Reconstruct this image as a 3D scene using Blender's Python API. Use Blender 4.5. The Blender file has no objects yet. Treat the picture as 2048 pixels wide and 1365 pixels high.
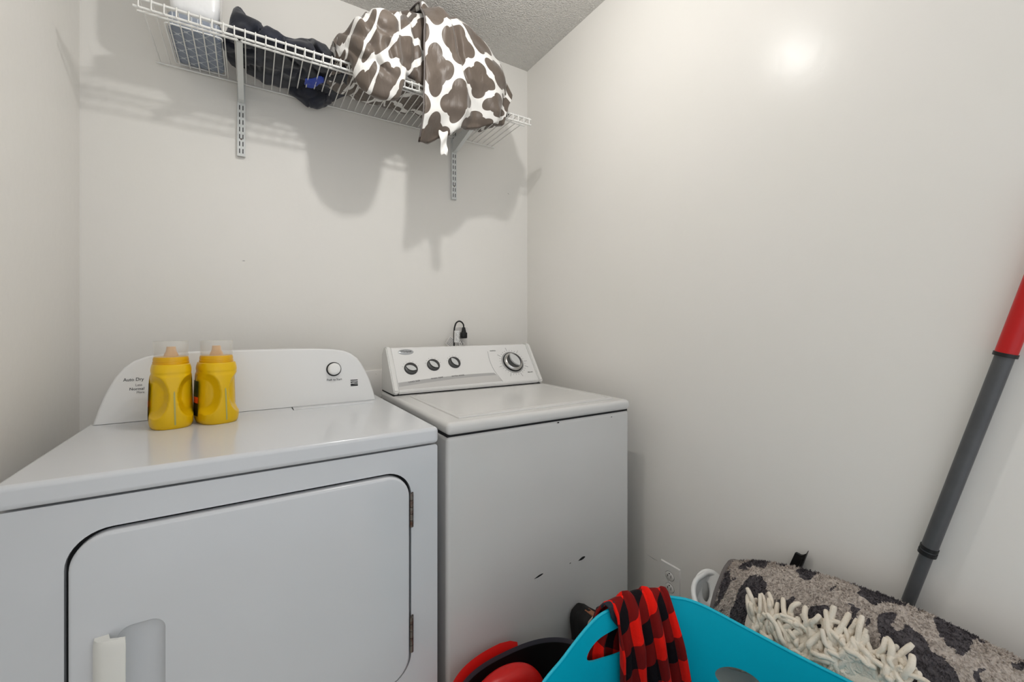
import bpy, bmesh, math, random
from mathutils import Vector, Matrix, noise
from mathutils.geometry import tessellate_polygon

random.seed(7)
scene = bpy.context.scene
COL = scene.collection
PI = math.pi

# ------------------------------------------------------------------ camera
FPX, YAW, CAMZ = 843.45, 0.5542, 1.1727
cam_d = bpy.data.cameras.new('camera')
cam_d.sensor_width = 36.0
cam_d.lens = FPX / 2048 * 36.0
cam_d.shift_y = -31.3 / 2048
cam_d.clip_start = 0.02
cam = bpy.data.objects.new('camera', cam_d)
COL.objects.link(cam)
cam.location = (0, 0, CAMZ)
cam.rotation_euler = (PI / 2, 0, -YAW)
scene.camera = cam

# ------------------------------------------------------------------ world, exposure
world = bpy.data.worlds.new('world')
scene.world = world
world.use_nodes = True
bg = world.node_tree.nodes['Background']
bg.inputs['Color'].default_value = (0.93, 0.96, 1.0, 1)   # light of the bright hallway behind the camera
bg.inputs['Strength'].default_value = 1.0
LAMP_POS, LAMP_R, LAMP_E = (0.435, 0.905, 2.34), 0.022, 670.0
scene.view_settings.view_transform = 'Standard'
scene.view_settings.look = 'None'
scene.view_settings.exposure = 0.10
scene.view_settings.gamma = 1.0
scene.view_settings.use_curve_mapping = False

# ------------------------------------------------------------------ room measures
LW, RW, BW, CH, FY = -0.455, 1.2265, 1.8305, 2.499, -0.6

# ------------------------------------------------------------------ materials
def s2l(c):
    return tuple(((v / 255) / 12.92 if v <= 10 else (((v / 255) + 0.055) / 1.055) ** 2.4) for v in c)

def mat(name, rgb, rough=0.5, metal=0.0, spec=0.5, coat=0.0, bump=None, trans=0.0, emit=None, ior=1.45, var=None, sheen=0.0):
    m = bpy.data.materials.new(name)
    m.use_nodes = True
    nt = m.node_tree
    b = nt.nodes['Principled BSDF']
    b.inputs['Base Color'].default_value = (*s2l(rgb), 1)
    b.inputs['Roughness'].default_value = rough
    b.inputs['Metallic'].default_value = metal
    b.inputs['Specular IOR Level'].default_value = spec
    b.inputs['Coat Weight'].default_value = coat
    b.inputs['Transmission Weight'].default_value = trans
    b.inputs['IOR'].default_value = ior
    b.inputs['Sheen Weight'].default_value = sheen
    if emit:
        b.inputs['Emission Color'].default_value = (*emit[0], 1)
        b.inputs['Emission Strength'].default_value = emit[1]
    tc = nt.nodes.new('ShaderNodeTexCoord')
    if bump:
        sc_, st, dist, det = bump
        n = nt.nodes.new('ShaderNodeTexNoise')
        n.inputs['Scale'].default_value = sc_
        n.inputs['Detail'].default_value = det
        nt.links.new(tc.outputs['Object'], n.inputs['Vector'])
        bp = nt.nodes.new('ShaderNodeBump')
        bp.inputs['Strength'].default_value = st
        bp.inputs['Distance'].default_value = dist
        nt.links.new(n.outputs['Fac'], bp.inputs['Height'])
        nt.links.new(bp.outputs['Normal'], b.inputs['Normal'])
    if var:
        sc_, amt, rgb2 = var
        n = nt.nodes.new('ShaderNodeTexNoise')
        n.inputs['Scale'].default_value = sc_
        n.inputs['Detail'].default_value = 4
        nt.links.new(tc.outputs['Object'], n.inputs['Vector'])
        rp = nt.nodes.new('ShaderNodeMapRange')
        rp.inputs['From Min'].default_value = 0.35
        rp.inputs['From Max'].default_value = 0.7
        rp.inputs['To Max'].default_value = amt
        nt.links.new(n.outputs['Fac'], rp.inputs['Value'])
        mx = nt.nodes.new('ShaderNodeMix')
        mx.data_type = 'RGBA'
        mx.inputs[6].default_value = (*s2l(rgb), 1)
        mx.inputs[7].default_value = (*s2l(rgb2), 1)
        nt.links.new(rp.outputs['Result'], mx.inputs[0])
        nt.links.new(mx.outputs[2], b.inputs['Base Color'])
    return m

M = {}
M['wall'] = mat('wall_paint', (234, 231, 226), 0.27, spec=0.2, bump=(38, 0.10, 0.004, 3), var=(2.2, 0.35, (229, 227, 219)))
M['ceil'] = mat('ceiling_texture', (226, 223, 218), 0.85, spec=0.2, bump=(150, 0.9, 0.013, 2))
M['floor'] = mat('vinyl_floor', (222, 212, 198), 0.45, var=(6, 0.6, (200, 188, 172)))
M['trim'] = mat('trim_paint', (236, 235, 231), 0.35)
M['enamel'] = mat('white_enamel', (214, 216, 219), 0.16, spec=0.55, var=(5, 0.25, (206, 208, 211)))
M['enamel_w'] = mat('warm_white_enamel', (216, 215, 213), 0.2, spec=0.5, var=(4, 0.3, (207, 206, 203)))
M['console'] = mat('console_plastic', (229, 229, 228), 0.3, spec=0.5)
M['console_w'] = mat('washer_console_plastic', (231, 230, 228), 0.32, spec=0.5)
M['endcap'] = mat('end_cap_plastic', (228, 227, 224), 0.25)
M['stripe'] = mat('grey_stripe_print', (178, 177, 176), 0.35)
M['stripe2'] = mat('pale_stripe_print', (205, 203, 200), 0.35)
M['badge'] = mat('silver_badge', (176, 178, 180), 0.3, metal=0.3)
M['ink'] = mat('dark_print', (38, 38, 40), 0.5)
M['inkg'] = mat('grey_print', (120, 120, 122), 0.5)
M['black'] = mat('black_plastic', (16, 16, 17), 0.4)
M['gap'] = mat('dark_gap', (22, 23, 25), 0.8)
M['knobd'] = mat('dark_grey_knob', (62, 62, 62), 0.35)
M['knobl'] = mat('light_grey_grip', (206, 207, 206), 0.3)
M['chrome'] = mat('brushed_silver', (200, 199, 197), 0.22, metal=0.9)
M['hinge'] = mat('hinge_steel', (128, 124, 118), 0.38, metal=0.8, var=(60, 0.9, (96, 62, 48)))
M['handle'] = mat('cream_handle', (229, 228, 222), 0.35)
M['wire'] = mat('white_coated_wire', (232, 231, 227), 0.3)
M['bracket'] = mat('bracket_enamel', (216, 218, 216), 0.35)
M['yellow'] = mat('yellow_plastic', (228, 184, 8), 0.3, spec=0.45)
M['yellow2'] = mat('yellow_collar', (226, 172, 10), 0.32)
M['spout'] = mat('orange_spout', (226, 160, 0), 0.35)
M['clear'] = mat('clear_plastic_cup', (236, 236, 232), 0.2)
M['clear'].node_tree.nodes['Principled BSDF'].inputs['Alpha'].default_value = 0.20
M['strip'] = mat('translucent_level_strip', (176, 170, 96), 0.3)
M['green'] = mat('dark_green_label', (16, 52, 50), 0.4)
M['orange'] = mat('orange_label', (240, 84, 36), 0.4)
M['labelb'] = mat('black_label', (14, 15, 20), 0.4)
M['white'] = mat('white_plastic', (240, 240, 238), 0.3)
M['vinyl'] = mat('white_wrapped_pack', (240, 240, 240), 0.22, coat=0.6, bump=(14, 0.35, 0.01, 3))
M['film'] = mat('clear_film', (235, 236, 232), 0.12)
M['film'].node_tree.nodes['Principled BSDF'].inputs['Alpha'].default_value = 0.20
M['navy'] = mat('navy_cloth', (24, 29, 46), 0.75, bump=(240, 0.3, 0.002, 3), var=(9, 0.9, (9, 10, 14)), sheen=0.25)
M['blue'] = mat('blue_cloth', (32, 62, 168), 0.7, sheen=0.2)
M['teal'] = mat('teal_plastic', (0, 184, 210), 0.38, spec=0.45)
M['red'] = mat('red_plastic', (214, 26, 22), 0.34, spec=0.5)
M['grip'] = mat('red_grip', (186, 6, 8), 0.35)
M['pole'] = mat('grey_pole', (74, 75, 77), 0.38, var=(30, 0.25, (98, 99, 101)))
M['greyr'] = mat('dark_grey_rim', (72, 72, 80), 0.4)
M['hamper'] = mat('white_hamper_plastic', (238, 238, 236), 0.35)
M['yarn'] = mat('cream_yarn', (238, 228, 212), 0.9, bump=(420, 0.5, 0.002, 2), var=(40, 0.5, (218, 205, 186)))
M['binding'] = mat('grey_binding', (112, 106, 104), 0.8)
M['leather'] = mat('tan_leather', (150, 98, 70), 0.6)
M['piping'] = mat('pale_piping', (176, 168, 156), 0.6)
M['darkshoe'] = mat('dark_lining', (18, 15, 16), 0.75)
M['stitch'] = mat('red_stitch', (140, 40, 36), 0.7)
M['outlet'] = mat('outlet_plastic', (232, 229, 225), 0.3)
M['glow'] = mat('lamp_glass', (255, 250, 240), 0.4, emit=((1.0, 0.985, 0.958), LAMP_E))
M['brass'] = mat('lamp_base', (200, 198, 192), 0.3, metal=0.6)
M['cloth_white'] = mat('white_tag_cloth', (236, 234, 230), 0.8)

def nd(nt, typ, **kw):
    n = nt.nodes.new(typ)
    for k, v in kw.items():
        setattr(n, k, v)
    return n

def math_node(nt, op, a, b=None, c=None):
    n = nt.nodes.new('ShaderNodeMath')
    n.operation = op
    for i, v in enumerate((a, b, c)):
        if v is None:
            continue
        if isinstance(v, (int, float)):
            n.inputs[i].default_value = v
        else:
            nt.links.new(v, n.inputs[i])
    return n.outputs[0]

def mix_rgb(nt, fac, a, b):
    mx = nt.nodes.new('ShaderNodeMix')
    mx.data_type = 'RGBA'
    for i, v in ((0, fac), (6, a), (7, b)):
        if isinstance(v, tuple):
            mx.inputs[i].default_value = (*v, 1)
        elif isinstance(v, (int, float)):
            mx.inputs[i].default_value = v
        else:
            nt.links.new(v, mx.inputs[i])
    return mx.outputs[2]

# trellis comforter print (taupe lobed cells, white lattice)
def trellis_material():
    m = mat('trellis_print_cotton', (108, 96, 86), 0.42, spec=0.4, sheen=0.2)
    nt = m.node_tree
    b = nt.nodes['Principled BSDF']
    tc = nd(nt, 'ShaderNodeTexCoord')
    sep = nd(nt, 'ShaderNodeSeparateXYZ')
    nt.links.new(tc.outputs['UV'], sep.inputs[0])
    P = 0.176
    def fold(o):
        return math_node(nt, 'ABSOLUTE', math_node(nt, 'SUBTRACT', math_node(nt, 'FRACT', math_node(nt, 'DIVIDE', o, P)), 0.5))
    x, y = fold(sep.outputs['X']), fold(sep.outputs['Y'])
    x2, y2 = math_node(nt, 'SUBTRACT', 0.5, x), math_node(nt, 'SUBTRACT', 0.5, y)
    def dist(a, c, ca, cc):
        da = math_node(nt, 'SUBTRACT', a, ca)
        dc = math_node(nt, 'SUBTRACT', c, cc)
        return math_node(nt, 'SQRT', math_node(nt, 'ADD', math_node(nt, 'MULTIPLY', da, da), math_node(nt, 'MULTIPLY', dc, dc)))
    D, R = 0.228, 0.156
    dA = math_node(nt, 'MINIMUM', dist(x, y, D, 0), dist(x, y, 0, D))
    dB = math_node(nt, 'MINIMUM', dist(x2, y2, D, 0), dist(x2, y2, 0, D))
    dC = math_node(nt, 'MINIMUM', math_node(nt, 'ADD', dist(x, y, 0, 0), -0.114), math_node(nt, 'ADD', dist(x2, y2, 0, 0), -0.114))
    d = math_node(nt, 'MINIMUM', math_node(nt, 'MINIMUM', dA, dB), dC)
    fac = math_node(nt, 'GREATER_THAN', d, R)
    nt.links.new(mix_rgb(nt, fac, s2l((94, 83, 74)), s2l((228, 226, 222))), b.inputs['Base Color'])
    n = nd(nt, 'ShaderNodeTexNoise')
    n.inputs['Scale'].default_value = 26
    n.inputs['Detail'].default_value = 3
    n.inputs['Distortion'].default_value = 1.2
    mp = nd(nt, 'ShaderNodeMapping')
    mp.inputs['Scale'].default_value = (1.6, 1.0, 0.45)
    nt.links.new(tc.outputs['Object'], mp.inputs[0])
    nt.links.new(mp.outputs[0], n.inputs['Vector'])
    bp = nd(nt, 'ShaderNodeBump')
    bp.inputs['Strength'].default_value = 0.30
    bp.inputs['Distance'].default_value = 0.010
    nt.links.new(n.outputs['Fac'], bp.inputs['Height'])
    nt.links.new(bp.outputs['Normal'], b.inputs['Normal'])
    return m
M['trellis'] = trellis_material()

def plaid_material():
    m = mat('buffalo_plaid_fleece', (220, 20, 14), 0.9, spec=0.15, bump=(300, 0.4, 0.002, 2), sheen=0.05)
    nt = m.node_tree
    b = nt.nodes['Principled BSDF']
    tc = nd(nt, 'ShaderNodeTexCoord')
    sep = nd(nt, 'ShaderNodeSeparateXYZ')
    nt.links.new(tc.outputs['UV'], sep.inputs[0])
    P = 0.088
    def st(o):
        return math_node(nt, 'GREATER_THAN', math_node(nt, 'FRACT', math_node(nt, 'DIVIDE', o, P)), 0.5)
    u, v = st(sep.outputs['X']), st(sep.outputs['Y'])
    s = math_node(nt, 'ADD', u, v)
    one = math_node(nt, 'GREATER_THAN', s, 0.5)
    two = math_node(nt, 'GREATER_THAN', s, 1.5)
    c = mix_rgb(nt, one, s2l((240, 28, 15)), s2l((122, 20, 18)))
    c = mix_rgb(nt, two, c, s2l((22, 16, 20)))
    nt.links.new(c, b.inputs['Base Color'])
    return m
M['plaid'] = plaid_material()

def rug_material(name):
    m = mat(name, (168, 158, 150), 0.95, spec=0.1)
    nt = m.node_tree
    b = nt.nodes['Principled BSDF']
    tc = nd(nt, 'ShaderNodeTexCoord')
    n0 = nd(nt, 'ShaderNodeTexNoise')
    n0.inputs['Scale'].default_value = 9
    n0.inputs['Detail'].default_value = 2
    nt.links.new(tc.outputs['UV'], n0.inputs['Vector'])
    mp = nd(nt, 'ShaderNodeMapping')
    mp.inputs['Rotation'].default_value = (0, 0, 0.6)
    mp.inputs['Scale'].default_value = (10.5, 6.5, 1)
    nt.links.new(tc.outputs['UV'], mp.inputs[0])
    va = nd(nt, 'ShaderNodeVectorMath', operation='SCALE')
    nt.links.new(n0.outputs['Color'], va.inputs[0])
    va.inputs['Scale'].default_value = 1.3
    ad = nd(nt, 'ShaderNodeVectorMath', operation='ADD')
    nt.links.new(mp.outputs[0], ad.inputs[0])
    nt.links.new(va.outputs[0], ad.inputs[1])
    vo = nd(nt, 'ShaderNodeTexVoronoi', feature='DISTANCE_TO_EDGE')
    vo.inputs['Scale'].default_value = 1.0
    nt.links.new(ad.outputs[0], vo.inputs['Vector'])
    n2 = nd(nt, 'ShaderNodeTexNoise')
    n2.inputs['Scale'].default_value = 34
    n2.inputs['Detail'].default_value = 3
    nt.links.new(tc.outputs['UV'], n2.inputs['Vector'])
    fac = math_node(nt, 'GREATER_THAN', math_node(nt, 'ADD', vo.outputs['Distance'], math_node(nt, 'MULTIPLY', math_node(nt, 'SUBTRACT', n2.outputs['Fac'], 0.5), 0.35)), 0.125)
    n1 = nd(nt, 'ShaderNodeTexNoise')
    n1.inputs['Scale'].default_value = 150
    n1.inputs['Detail'].default_value = 3
    nt.links.new(tc.outputs['UV'], n1.inputs['Vector'])
    light = mix_rgb(nt, n1.outputs['Fac'], s2l((168, 156, 147)), s2l((226, 216, 207)))
    dark = mix_rgb(nt, n1.outputs['Fac'], s2l((66, 62, 65)), s2l((116, 111, 114)))
    nt.links.new(mix_rgb(nt, fac, light, dark), b.inputs['Base Color'])
    bp = nd(nt, 'ShaderNodeBump')
    bp.inputs['Strength'].default_value = 0.8
    bp.inputs['Distance'].default_value = 0.01
    nt.links.new(n1.outputs['Fac'], bp.inputs['Height'])
    nt.links.new(bp.outputs['Normal'], b.inputs['Normal'])
    return m
M['rug'] = rug_material('leopard_shag')

def lattice_material():
    m = mat('blue_lattice_cloth', (92, 106, 128), 0.8)
    nt = m.node_tree
    b = nt.nodes['Principled BSDF']
    tc = nd(nt, 'ShaderNodeTexCoord')
    sep = nd(nt, 'ShaderNodeSeparateXYZ')
    nt.links.new(tc.outputs['Object'], sep.inputs[0])
    P = 0.046
    fx = math_node(nt, 'MULTIPLY', math_node(nt, 'COSINE', math_node(nt, 'MULTIPLY', sep.outputs['X'], 2 * PI / P)), 1.0)
    fy = math_node(nt, 'COSINE', math_node(nt, 'MULTIPLY', sep.outputs['Y'], 2 * PI / P))
    F = math_node(nt, 'ABSOLUTE', math_node(nt, 'ADD', fx, fy))
    fac = math_node(nt, 'LESS_THAN', F, 0.15)
    nt.links.new(mix_rgb(nt, fac, s2l((112, 126, 150)), s2l((206, 212, 220))), b.inputs['Base Color'])
    return m
M['lattice'] = lattice_material()

# ------------------------------------------------------------------ builders
def link(o, parent=None):
    COL.objects.link(o)
    if parent:
        o.parent = parent
    return o

def tag(o, label=None, cat=None, group=None, kind=None):
    if label: o['label'] = label
    if cat: o['category'] = cat
    if group: o['group'] = group
    if kind: o['kind'] = kind
    return o

def empty(name, loc=(0, 0, 0), rz=0.0):
    o = bpy.data.objects.new(name, None)
    o.empty_display_size = 0.05
    o.location = loc
    o.rotation_euler = (0, 0, rz)
    return link(o)

def finish(name, bm, m, parent=None, smooth=True, angle=61, loc=None, matrix=None):
    me = bpy.data.meshes.new(name)
    bmesh.ops.recalc_face_normals(bm, faces=bm.faces)
    bm.to_mesh(me)
    bm.free()
    if m: me.materials.append(m)
    if smooth:
        for p in me.polygons: p.use_smooth = True
        me.set_sharp_from_angle(angle=math.radians(angle))
    o = bpy.data.objects.new(name, me)
    if loc: o.location = loc
    if matrix: o.matrix_local = matrix
    return link(o, parent)

def wn(o):
    md = o.modifiers.new('weighted', 'WEIGHTED_NORMAL')
    md.keep_sharp = True; md.weight = 80
    return o

def inst(src, parent=None, loc=None, name=None):
    o = bpy.data.objects.new(name or src.name.split('.')[0], src.data)
    o.matrix_local = src.matrix_local
    if loc: o.location = loc
    return link(o, parent)

def box(x0, x1, y0, y1, z0, z1, bevel=0.0, seg=2, bm=None):
    b = bm or bmesh.new()
    vs = [b.verts.new(p) for p in ((x0, y0, z0), (x1, y0, z0), (x1, y1, z0), (x0, y1, z0), (x0, y0, z1), (x1, y0, z1), (x1, y1, z1), (x0, y1, z1))]
    fs = [b.faces.new([vs[i] for i in f]) for f in ((0, 3, 2, 1), (4, 5, 6, 7), (0, 1, 5, 4), (1, 2, 6, 5), (2, 3, 7, 6), (3, 0, 4, 7))]
    if bevel:
        es = set(e for f in fs for e in f.edges)
        bmesh.ops.bevel(b, geom=list(es), offset=bevel, segments=seg, affect='EDGES', profile=0.5)
    return b

def tube(bm, pts, r, seg=8, caps=True, radii=None):
    pts = [Vector(p) for p in pts]
    rings = []
    up = None
    for i, p in enumerate(pts):
        t = (pts[min(i + 1, len(pts) - 1)] - pts[max(i - 1, 0)]).normalized()
        if up is None:
            a = Vector((0, 0, 1)) if abs(t.z) < 0.9 else Vector((1, 0, 0))
            up = t.cross(a).normalized()
        up = (up - t * up.dot(t)).normalized()
        v = t.cross(up)
        rr = radii[i] if radii else r
        rings.append([bm.verts.new(p + (up * math.cos(2 * PI * k / seg) + v * math.sin(2 * PI * k / seg)) * rr) for k in range(seg)])
    for a, b in zip(rings, rings[1:]):
        for k in range(seg):
            bm.faces.new((a[k], a[(k + 1) % seg], b[(k + 1) % seg], b[k]))
    if caps:
        bm.faces.new(rings[0][::-1])
        bm.faces.new(rings[-1])
    return bm

def lathe(bm, prof, seg=32, sx=1.0, sy=1.0, c=(0, 0, 0)):
    """prof: list of (radius, z)."""
    rings = []
    for r, z in prof:
        if r < 1e-6:
            rings.append([bm.verts.new((c[0], c[1], c[2] + z))])
        else:
            rings.append([bm.verts.new((c[0] + sx * r * math.cos(2 * PI * k / seg), c[1] + sy * r * math.sin(2 * PI * k / seg), c[2] + z)) for k in range(seg)])
    for a, b in zip(rings, rings[1:]):
        for k in range(seg):
            k2 = (k + 1) % seg
            if len(a) == 1 and len(b) == 1: continue
            if len(a) == 1: bm.faces.new((a[0], b[k], b[k2]))
            elif len(b) == 1: bm.faces.new((a[k], a[k2], b[0]))
            else: bm.faces.new((a[k], a[k2], b[k2], b[k]))
    return bm

def cr(keys, t):
    """Catmull-Rom over keys [(t, tuple)]"""
    n = len(keys)
    if t <= keys[0][0]: return tuple(keys[0][1])
    if t >= keys[-1][0]: return tuple(keys[-1][1])
    i = 0
    while keys[i + 1][0] < t: i += 1
    t0, t1 = keys[i][0], keys[i + 1][0]
    u = (t - t0) / (t1 - t0)
    p1, p2 = keys[i][1], keys[i + 1][1]
    def slope(j):
        a, b = keys[max(j - 1, 0)], keys[min(j + 1, n - 1)]
        return [(q - p) / (b[0] - a[0]) * (t1 - t0) for p, q in zip(a[1], b[1])]
    m1, m2 = slope(i), slope(i + 1)
    h1, h2, h3, h4 = 2*u**3 - 3*u*u + 1, u**3 - 2*u*u + u, -2*u**3 + 3*u*u, u**3 - u*u
    return tuple(h1 * a + h2 * m + h3 * b + h4 * k for a, m, b, k in zip(p1, m1, p2, m2))

def closed_curve(pts, n):
    """closed Catmull-Rom through pts -> n points"""
    k = len(pts)
    out = []
    for i in range(n):
        t = i / n * k
        j = int(t); u = t - j
        p0, p1, p2, p3 = (pts[(j + d) % k] for d in (-1, 0, 1, 2))
        out.append(tuple(0.5 * (2*b + (c - a)*u + (2*a - 5*b + 4*c - d)*u*u + (3*b - a - 3*c + d)*u**3) for a, b, c, d in zip(p0, p1, p2, p3)))
    return out

def grid_mesh(name, P, m, parent=None, wrap=False, caps=False, uv=True, thick=0.0, subsurf=0, uv_off=(0, 0), uvs=None):
    """P[i][j] -> points; wrap closes j; caps closes both i ends"""
    ni, nj = len(P), len(P[0])
    bm = bmesh.new()
    V = [[bm.verts.new(p) for p in row] for row in P]
    # arc lengths
    mid_i, mid_j = ni // 2, nj // 2
    ul = [0.0]
    for i in range(1, ni): ul.append(ul[-1] + (Vector(P[i][mid_j]) - Vector(P[i - 1][mid_j])).length)
    vl = [[0.0] for _ in range(ni)]
    for i in range(ni):
        for j in range(1, nj + (1 if wrap else 0)):
            vl[i].append(vl[i][-1] + (Vector(P[i][j % nj]) - Vector(P[i][j - 1])).length)
    L = bm.loops.layers.uv.new('UVMap')
    for i in range(ni - 1):
        for j in range(nj if wrap else nj - 1):
            j2 = (j + 1) % nj
            f = bm.faces.new((V[i][j], V[i + 1][j], V[i + 1][j2], V[i][j2]))
            for lp, (a, b) in zip(f.loops, ((i, j), (i + 1, j), (i + 1, j + 1), (i, j + 1))):
                lp[L].uv = ((uvs[a][b][0] if uvs else ul[a]) + uv_off[0], (uvs[a][b][1] if uvs else vl[a][b]) + uv_off[1])
    if caps:
        for row, i in ((V[0][::-1], 0), (V[-1], ni - 1)):
            f = bm.faces.new(row)
            for lp in f.loops: lp[L].uv = (ul[i] + lp.vert.co.y * 0.5, lp.vert.co.z)
    me = bpy.data.meshes.new(name)
    bmesh.ops.recalc_face_normals(bm, faces=bm.faces)
    bm.to_mesh(me); bm.free()
    me.materials.append(m)
    for p in me.polygons: p.use_smooth = True
    o = bpy.data.objects.new(name, me)
    link(o, parent)
    if thick:
        md = o.modifiers.new('thickness', 'SOLIDIFY')
        md.thickness = thick; md.offset = -1
    if subsurf:
        md = o.modifiers.new('smooth', 'SUBSURF')
        md.levels = md.render_levels = subsurf
    return o

def nz(x, y, z, s=1.0, o=0.0):
    return noise.noise(Vector((x * s + o, y * s + o * 1.7, z * s - o)))

def rrect(x0, x1, z0, z1, r, n=8):
    """rounded rectangle loop, counter-clockwise in (x,z)"""
    out = []
    for cx, cz, a0 in ((x1 - r, z1 - r, 0), (x0 + r, z1 - r, PI / 2), (x0 + r, z0 + r, PI), (x1 - r, z0 + r, 1.5 * PI)):
        for k in range(n + 1):
            a = a0 + PI / 2 * k / n
            out.append((cx + r * math.cos(a), cz + r * math.sin(a)))
    return out

def flat_with_holes(bm, loops, fn):
    """fill polygon (first loop) minus holes; fn maps 2D to 3D. Returns vert lists per loop"""
    vl = [[bm.verts.new(fn(*p)) for p in lp] for lp in loops]
    flat = [v for l in vl for v in l]
    for t in tessellate_polygon([[Vector((p[0], p[1], 0)) for p in lp] for lp in loops]):
        try: bm.faces.new([flat[i] for i in t])
        except ValueError: pass
    return vl

def bridge(bm, a, b):
    n = len(a)
    for k in range(n):
        bm.faces.new((a[k], a[(k + 1) % n], b[(k + 1) % n], b[k]))

def prism(name, pts, m, parent, fn0, fn1, bevel=0.0, matrix=None, smooth=True):
    bm = bmesh.new()
    a = [bm.verts.new(fn0(*p)) for p in pts]
    b = [bm.verts.new(fn1(*p)) for p in pts]
    f0 = bm.faces.new(a); f1 = bm.faces.new(b[::-1])
    bridge(bm, a, b)
    if bevel:
        bmesh.ops.bevel(bm, geom=list(f0.edges), offset=bevel, segments=3, affect='EDGES')
    return finish(name, bm, m, parent, smooth, 35, matrix=matrix)

def text(name, body, size, m, parent, matrix, align='LEFT', extrude=0.0002, spacing=1.0, sx=1.0):
    cu = bpy.data.curves.new(name, 'FONT')
    cu.body = body; cu.size = size; cu.extrude = extrude
    cu.align_x = align; cu.space_character = spacing
    cu.resolution_u = 2
    tmp = bpy.data.objects.new('tmp', cu)
    COL.objects.link(tmp)
    dg = bpy.context.evaluated_depsgraph_get()
    me = bpy.data.meshes.new_from_object(tmp.evaluated_get(dg))
    bpy.data.objects.remove(tmp); bpy.data.curves.remove(cu)
    me.name = name
    me.materials.clear(); me.materials.append(m)
    o = bpy.data.objects.new(name, me)
    o.matrix_local = matrix @ Matrix.Diagonal((sx, 1, 1, 1))
    return link(o, parent)

def bake(o):
    """apply modifiers to an object's mesh"""
    dg = bpy.context.evaluated_depsgraph_get()
    me = bpy.data.meshes.new_from_object(o.evaluated_get(dg))
    o.modifiers.clear()
    o.data = me
    return o

def face_frame(origin, slope):
    """matrix whose x runs along +X, y along the slope direction (in YZ), z towards the viewer"""
    d = Vector((0, slope[0], slope[1])).normalized()
    n = Vector((0, -d.z, d.y))
    m = Matrix(((1, 0, 0, origin[0]), (0, d.y, n.y, origin[1]), (0, d.z, n.z, origin[2]), (0, 0, 0, 1)))
    return m

# ------------------------------------------------------------------ the room
def struct(name, bm, m, label=None):
    o = finish(name, bm, m, None, smooth=False)
    o['kind'] = 'structure'
    if label: o['label'] = label
    return o

T = 0.10
struct('floor', box(LW - T, RW + T, FY, BW + T, -T, 0), M['floor'], 'vinyl floor of the laundry closet')
struct('ceiling', box(LW - T, RW + T, FY, BW + T, CH, CH + T), M['ceil'], 'textured white ceiling')
struct('wall_back', box(LW - T, RW + T, BW, BW + T, 0, CH), M['wall'], 'off white wall behind the washer and dryer')
struct('wall_left', box(LW - T, LW, FY, BW, 0, CH), M['wall'], 'off white wall left of the dryer')
struct('wall_right', box(RW, RW + T, FY, BW, 0, CH), M['wall'], 'glossy off white wall right of the washer')
struct('baseboard_back', box(LW, RW, BW - 0.012, BW, 0, 0.085, 0.004), M['trim'])
struct('baseboard_left', box(LW, LW + 0.012, FY, BW - 0.012, 0, 0.085, 0.004), M['trim'])
struct('baseboard_right', box(RW - 0.012, RW, FY, BW - 0.012, 0, 0.085, 0.004), M['trim'])

# ceiling lamp (out of frame, the light of the room)
lamp = empty('ceiling_lamp', (LAMP_POS[0], LAMP_POS[1], CH))
tag(lamp, 'small frosted bulb ceiling lamp above the dryer front', 'lamp')
bm = lathe(bmesh.new(), [(0, 0), (0.06, 0), (0.06, -0.012), (0.03, -0.022), (0.016, -0.03), (0.016, -0.10), (0, -0.10)], 32)
finish('lamp_base', bm, M['brass'], lamp)
bm = bmesh.new()
bmesh.ops.create_uvsphere(bm, u_segments=24, v_segments=14, radius=LAMP_R)
finish('lamp_globe', bm, M['glow'], lamp, loc=(0, 0, LAMP_POS[2] - CH))

# ------------------------------------------------------------------ dryer
DW, DTH = 0.750, 0.0116
fr = Vector((0.4067, 1.0213, 0))
o_d = fr + Matrix.Rotation(DTH, 3, 'Z') @ Vector((-DW, 0, 0))
dryer = empty('dryer', o_d, DTH)
tag(dryer, 'white front-loading clothes dryer with a wide square door', 'dryer')
DD, ZS, ZT = 0.66, 0.8721, 0.9134
# body with door opening
DX0, DX1, DZ0, DZ1 = 0.072, 0.681, 0.300, 0.815
hole = rrect(DX0, DX1, DZ0, DZ1, 0.062, 10)
bm = bmesh.new()
outer = rrect(-0.014, DW, 0.0, ZS - 0.004, 0.006, 3)
vo, vi = flat_with_holes(bm, [outer, hole[::-1]], lambda x, z: (x, 0, z))
vback = [bm.verts.new((v.co.x, DD, v.co.z)) for v in vo]
bridge(bm, vo, vback)
bm.faces.new(vback)
vin = [bm.verts.new((v.co.x, 0.03, v.co.z)) for v in vi]
bridge(bm, vi, vin)
bm.faces.new(vin)
finish('body', bm, M['enamel'], dryer, angle=30)
# dark liner inside the seam
bm = bmesh.new()
pts = rrect(DX0 + 0.001, DX1 - 0.001, DZ0 + 0.001, DZ1 - 0.001, 0.061, 10)
vv = [bm.verts.new((x, 0.012, z)) for x, z in pts]
bm.faces.new(vv)
finish('door_gasket', bm, M['gap'], dryer)
# top
bm = box(-0.014, DW + 0.001, -0.008, DD, ZS, ZT, 0.010, 4)
top = wn(finish('top_panel', bm, M['enamel'], dryer))
bm = box(0.46, 0.70, 0.425, 0.478, ZT - 0.002, ZT + 0.0016, 0.001, 2)
finish('lint_screen_door', bm, M['enamel'], top)
bm = box(0.4575, 0.4595, 0.43, 0.478, ZT - 0.002, ZT + 0.0006)
finish('lint_door_gap', bm, M['gap'], top, smooth=False)
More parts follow.
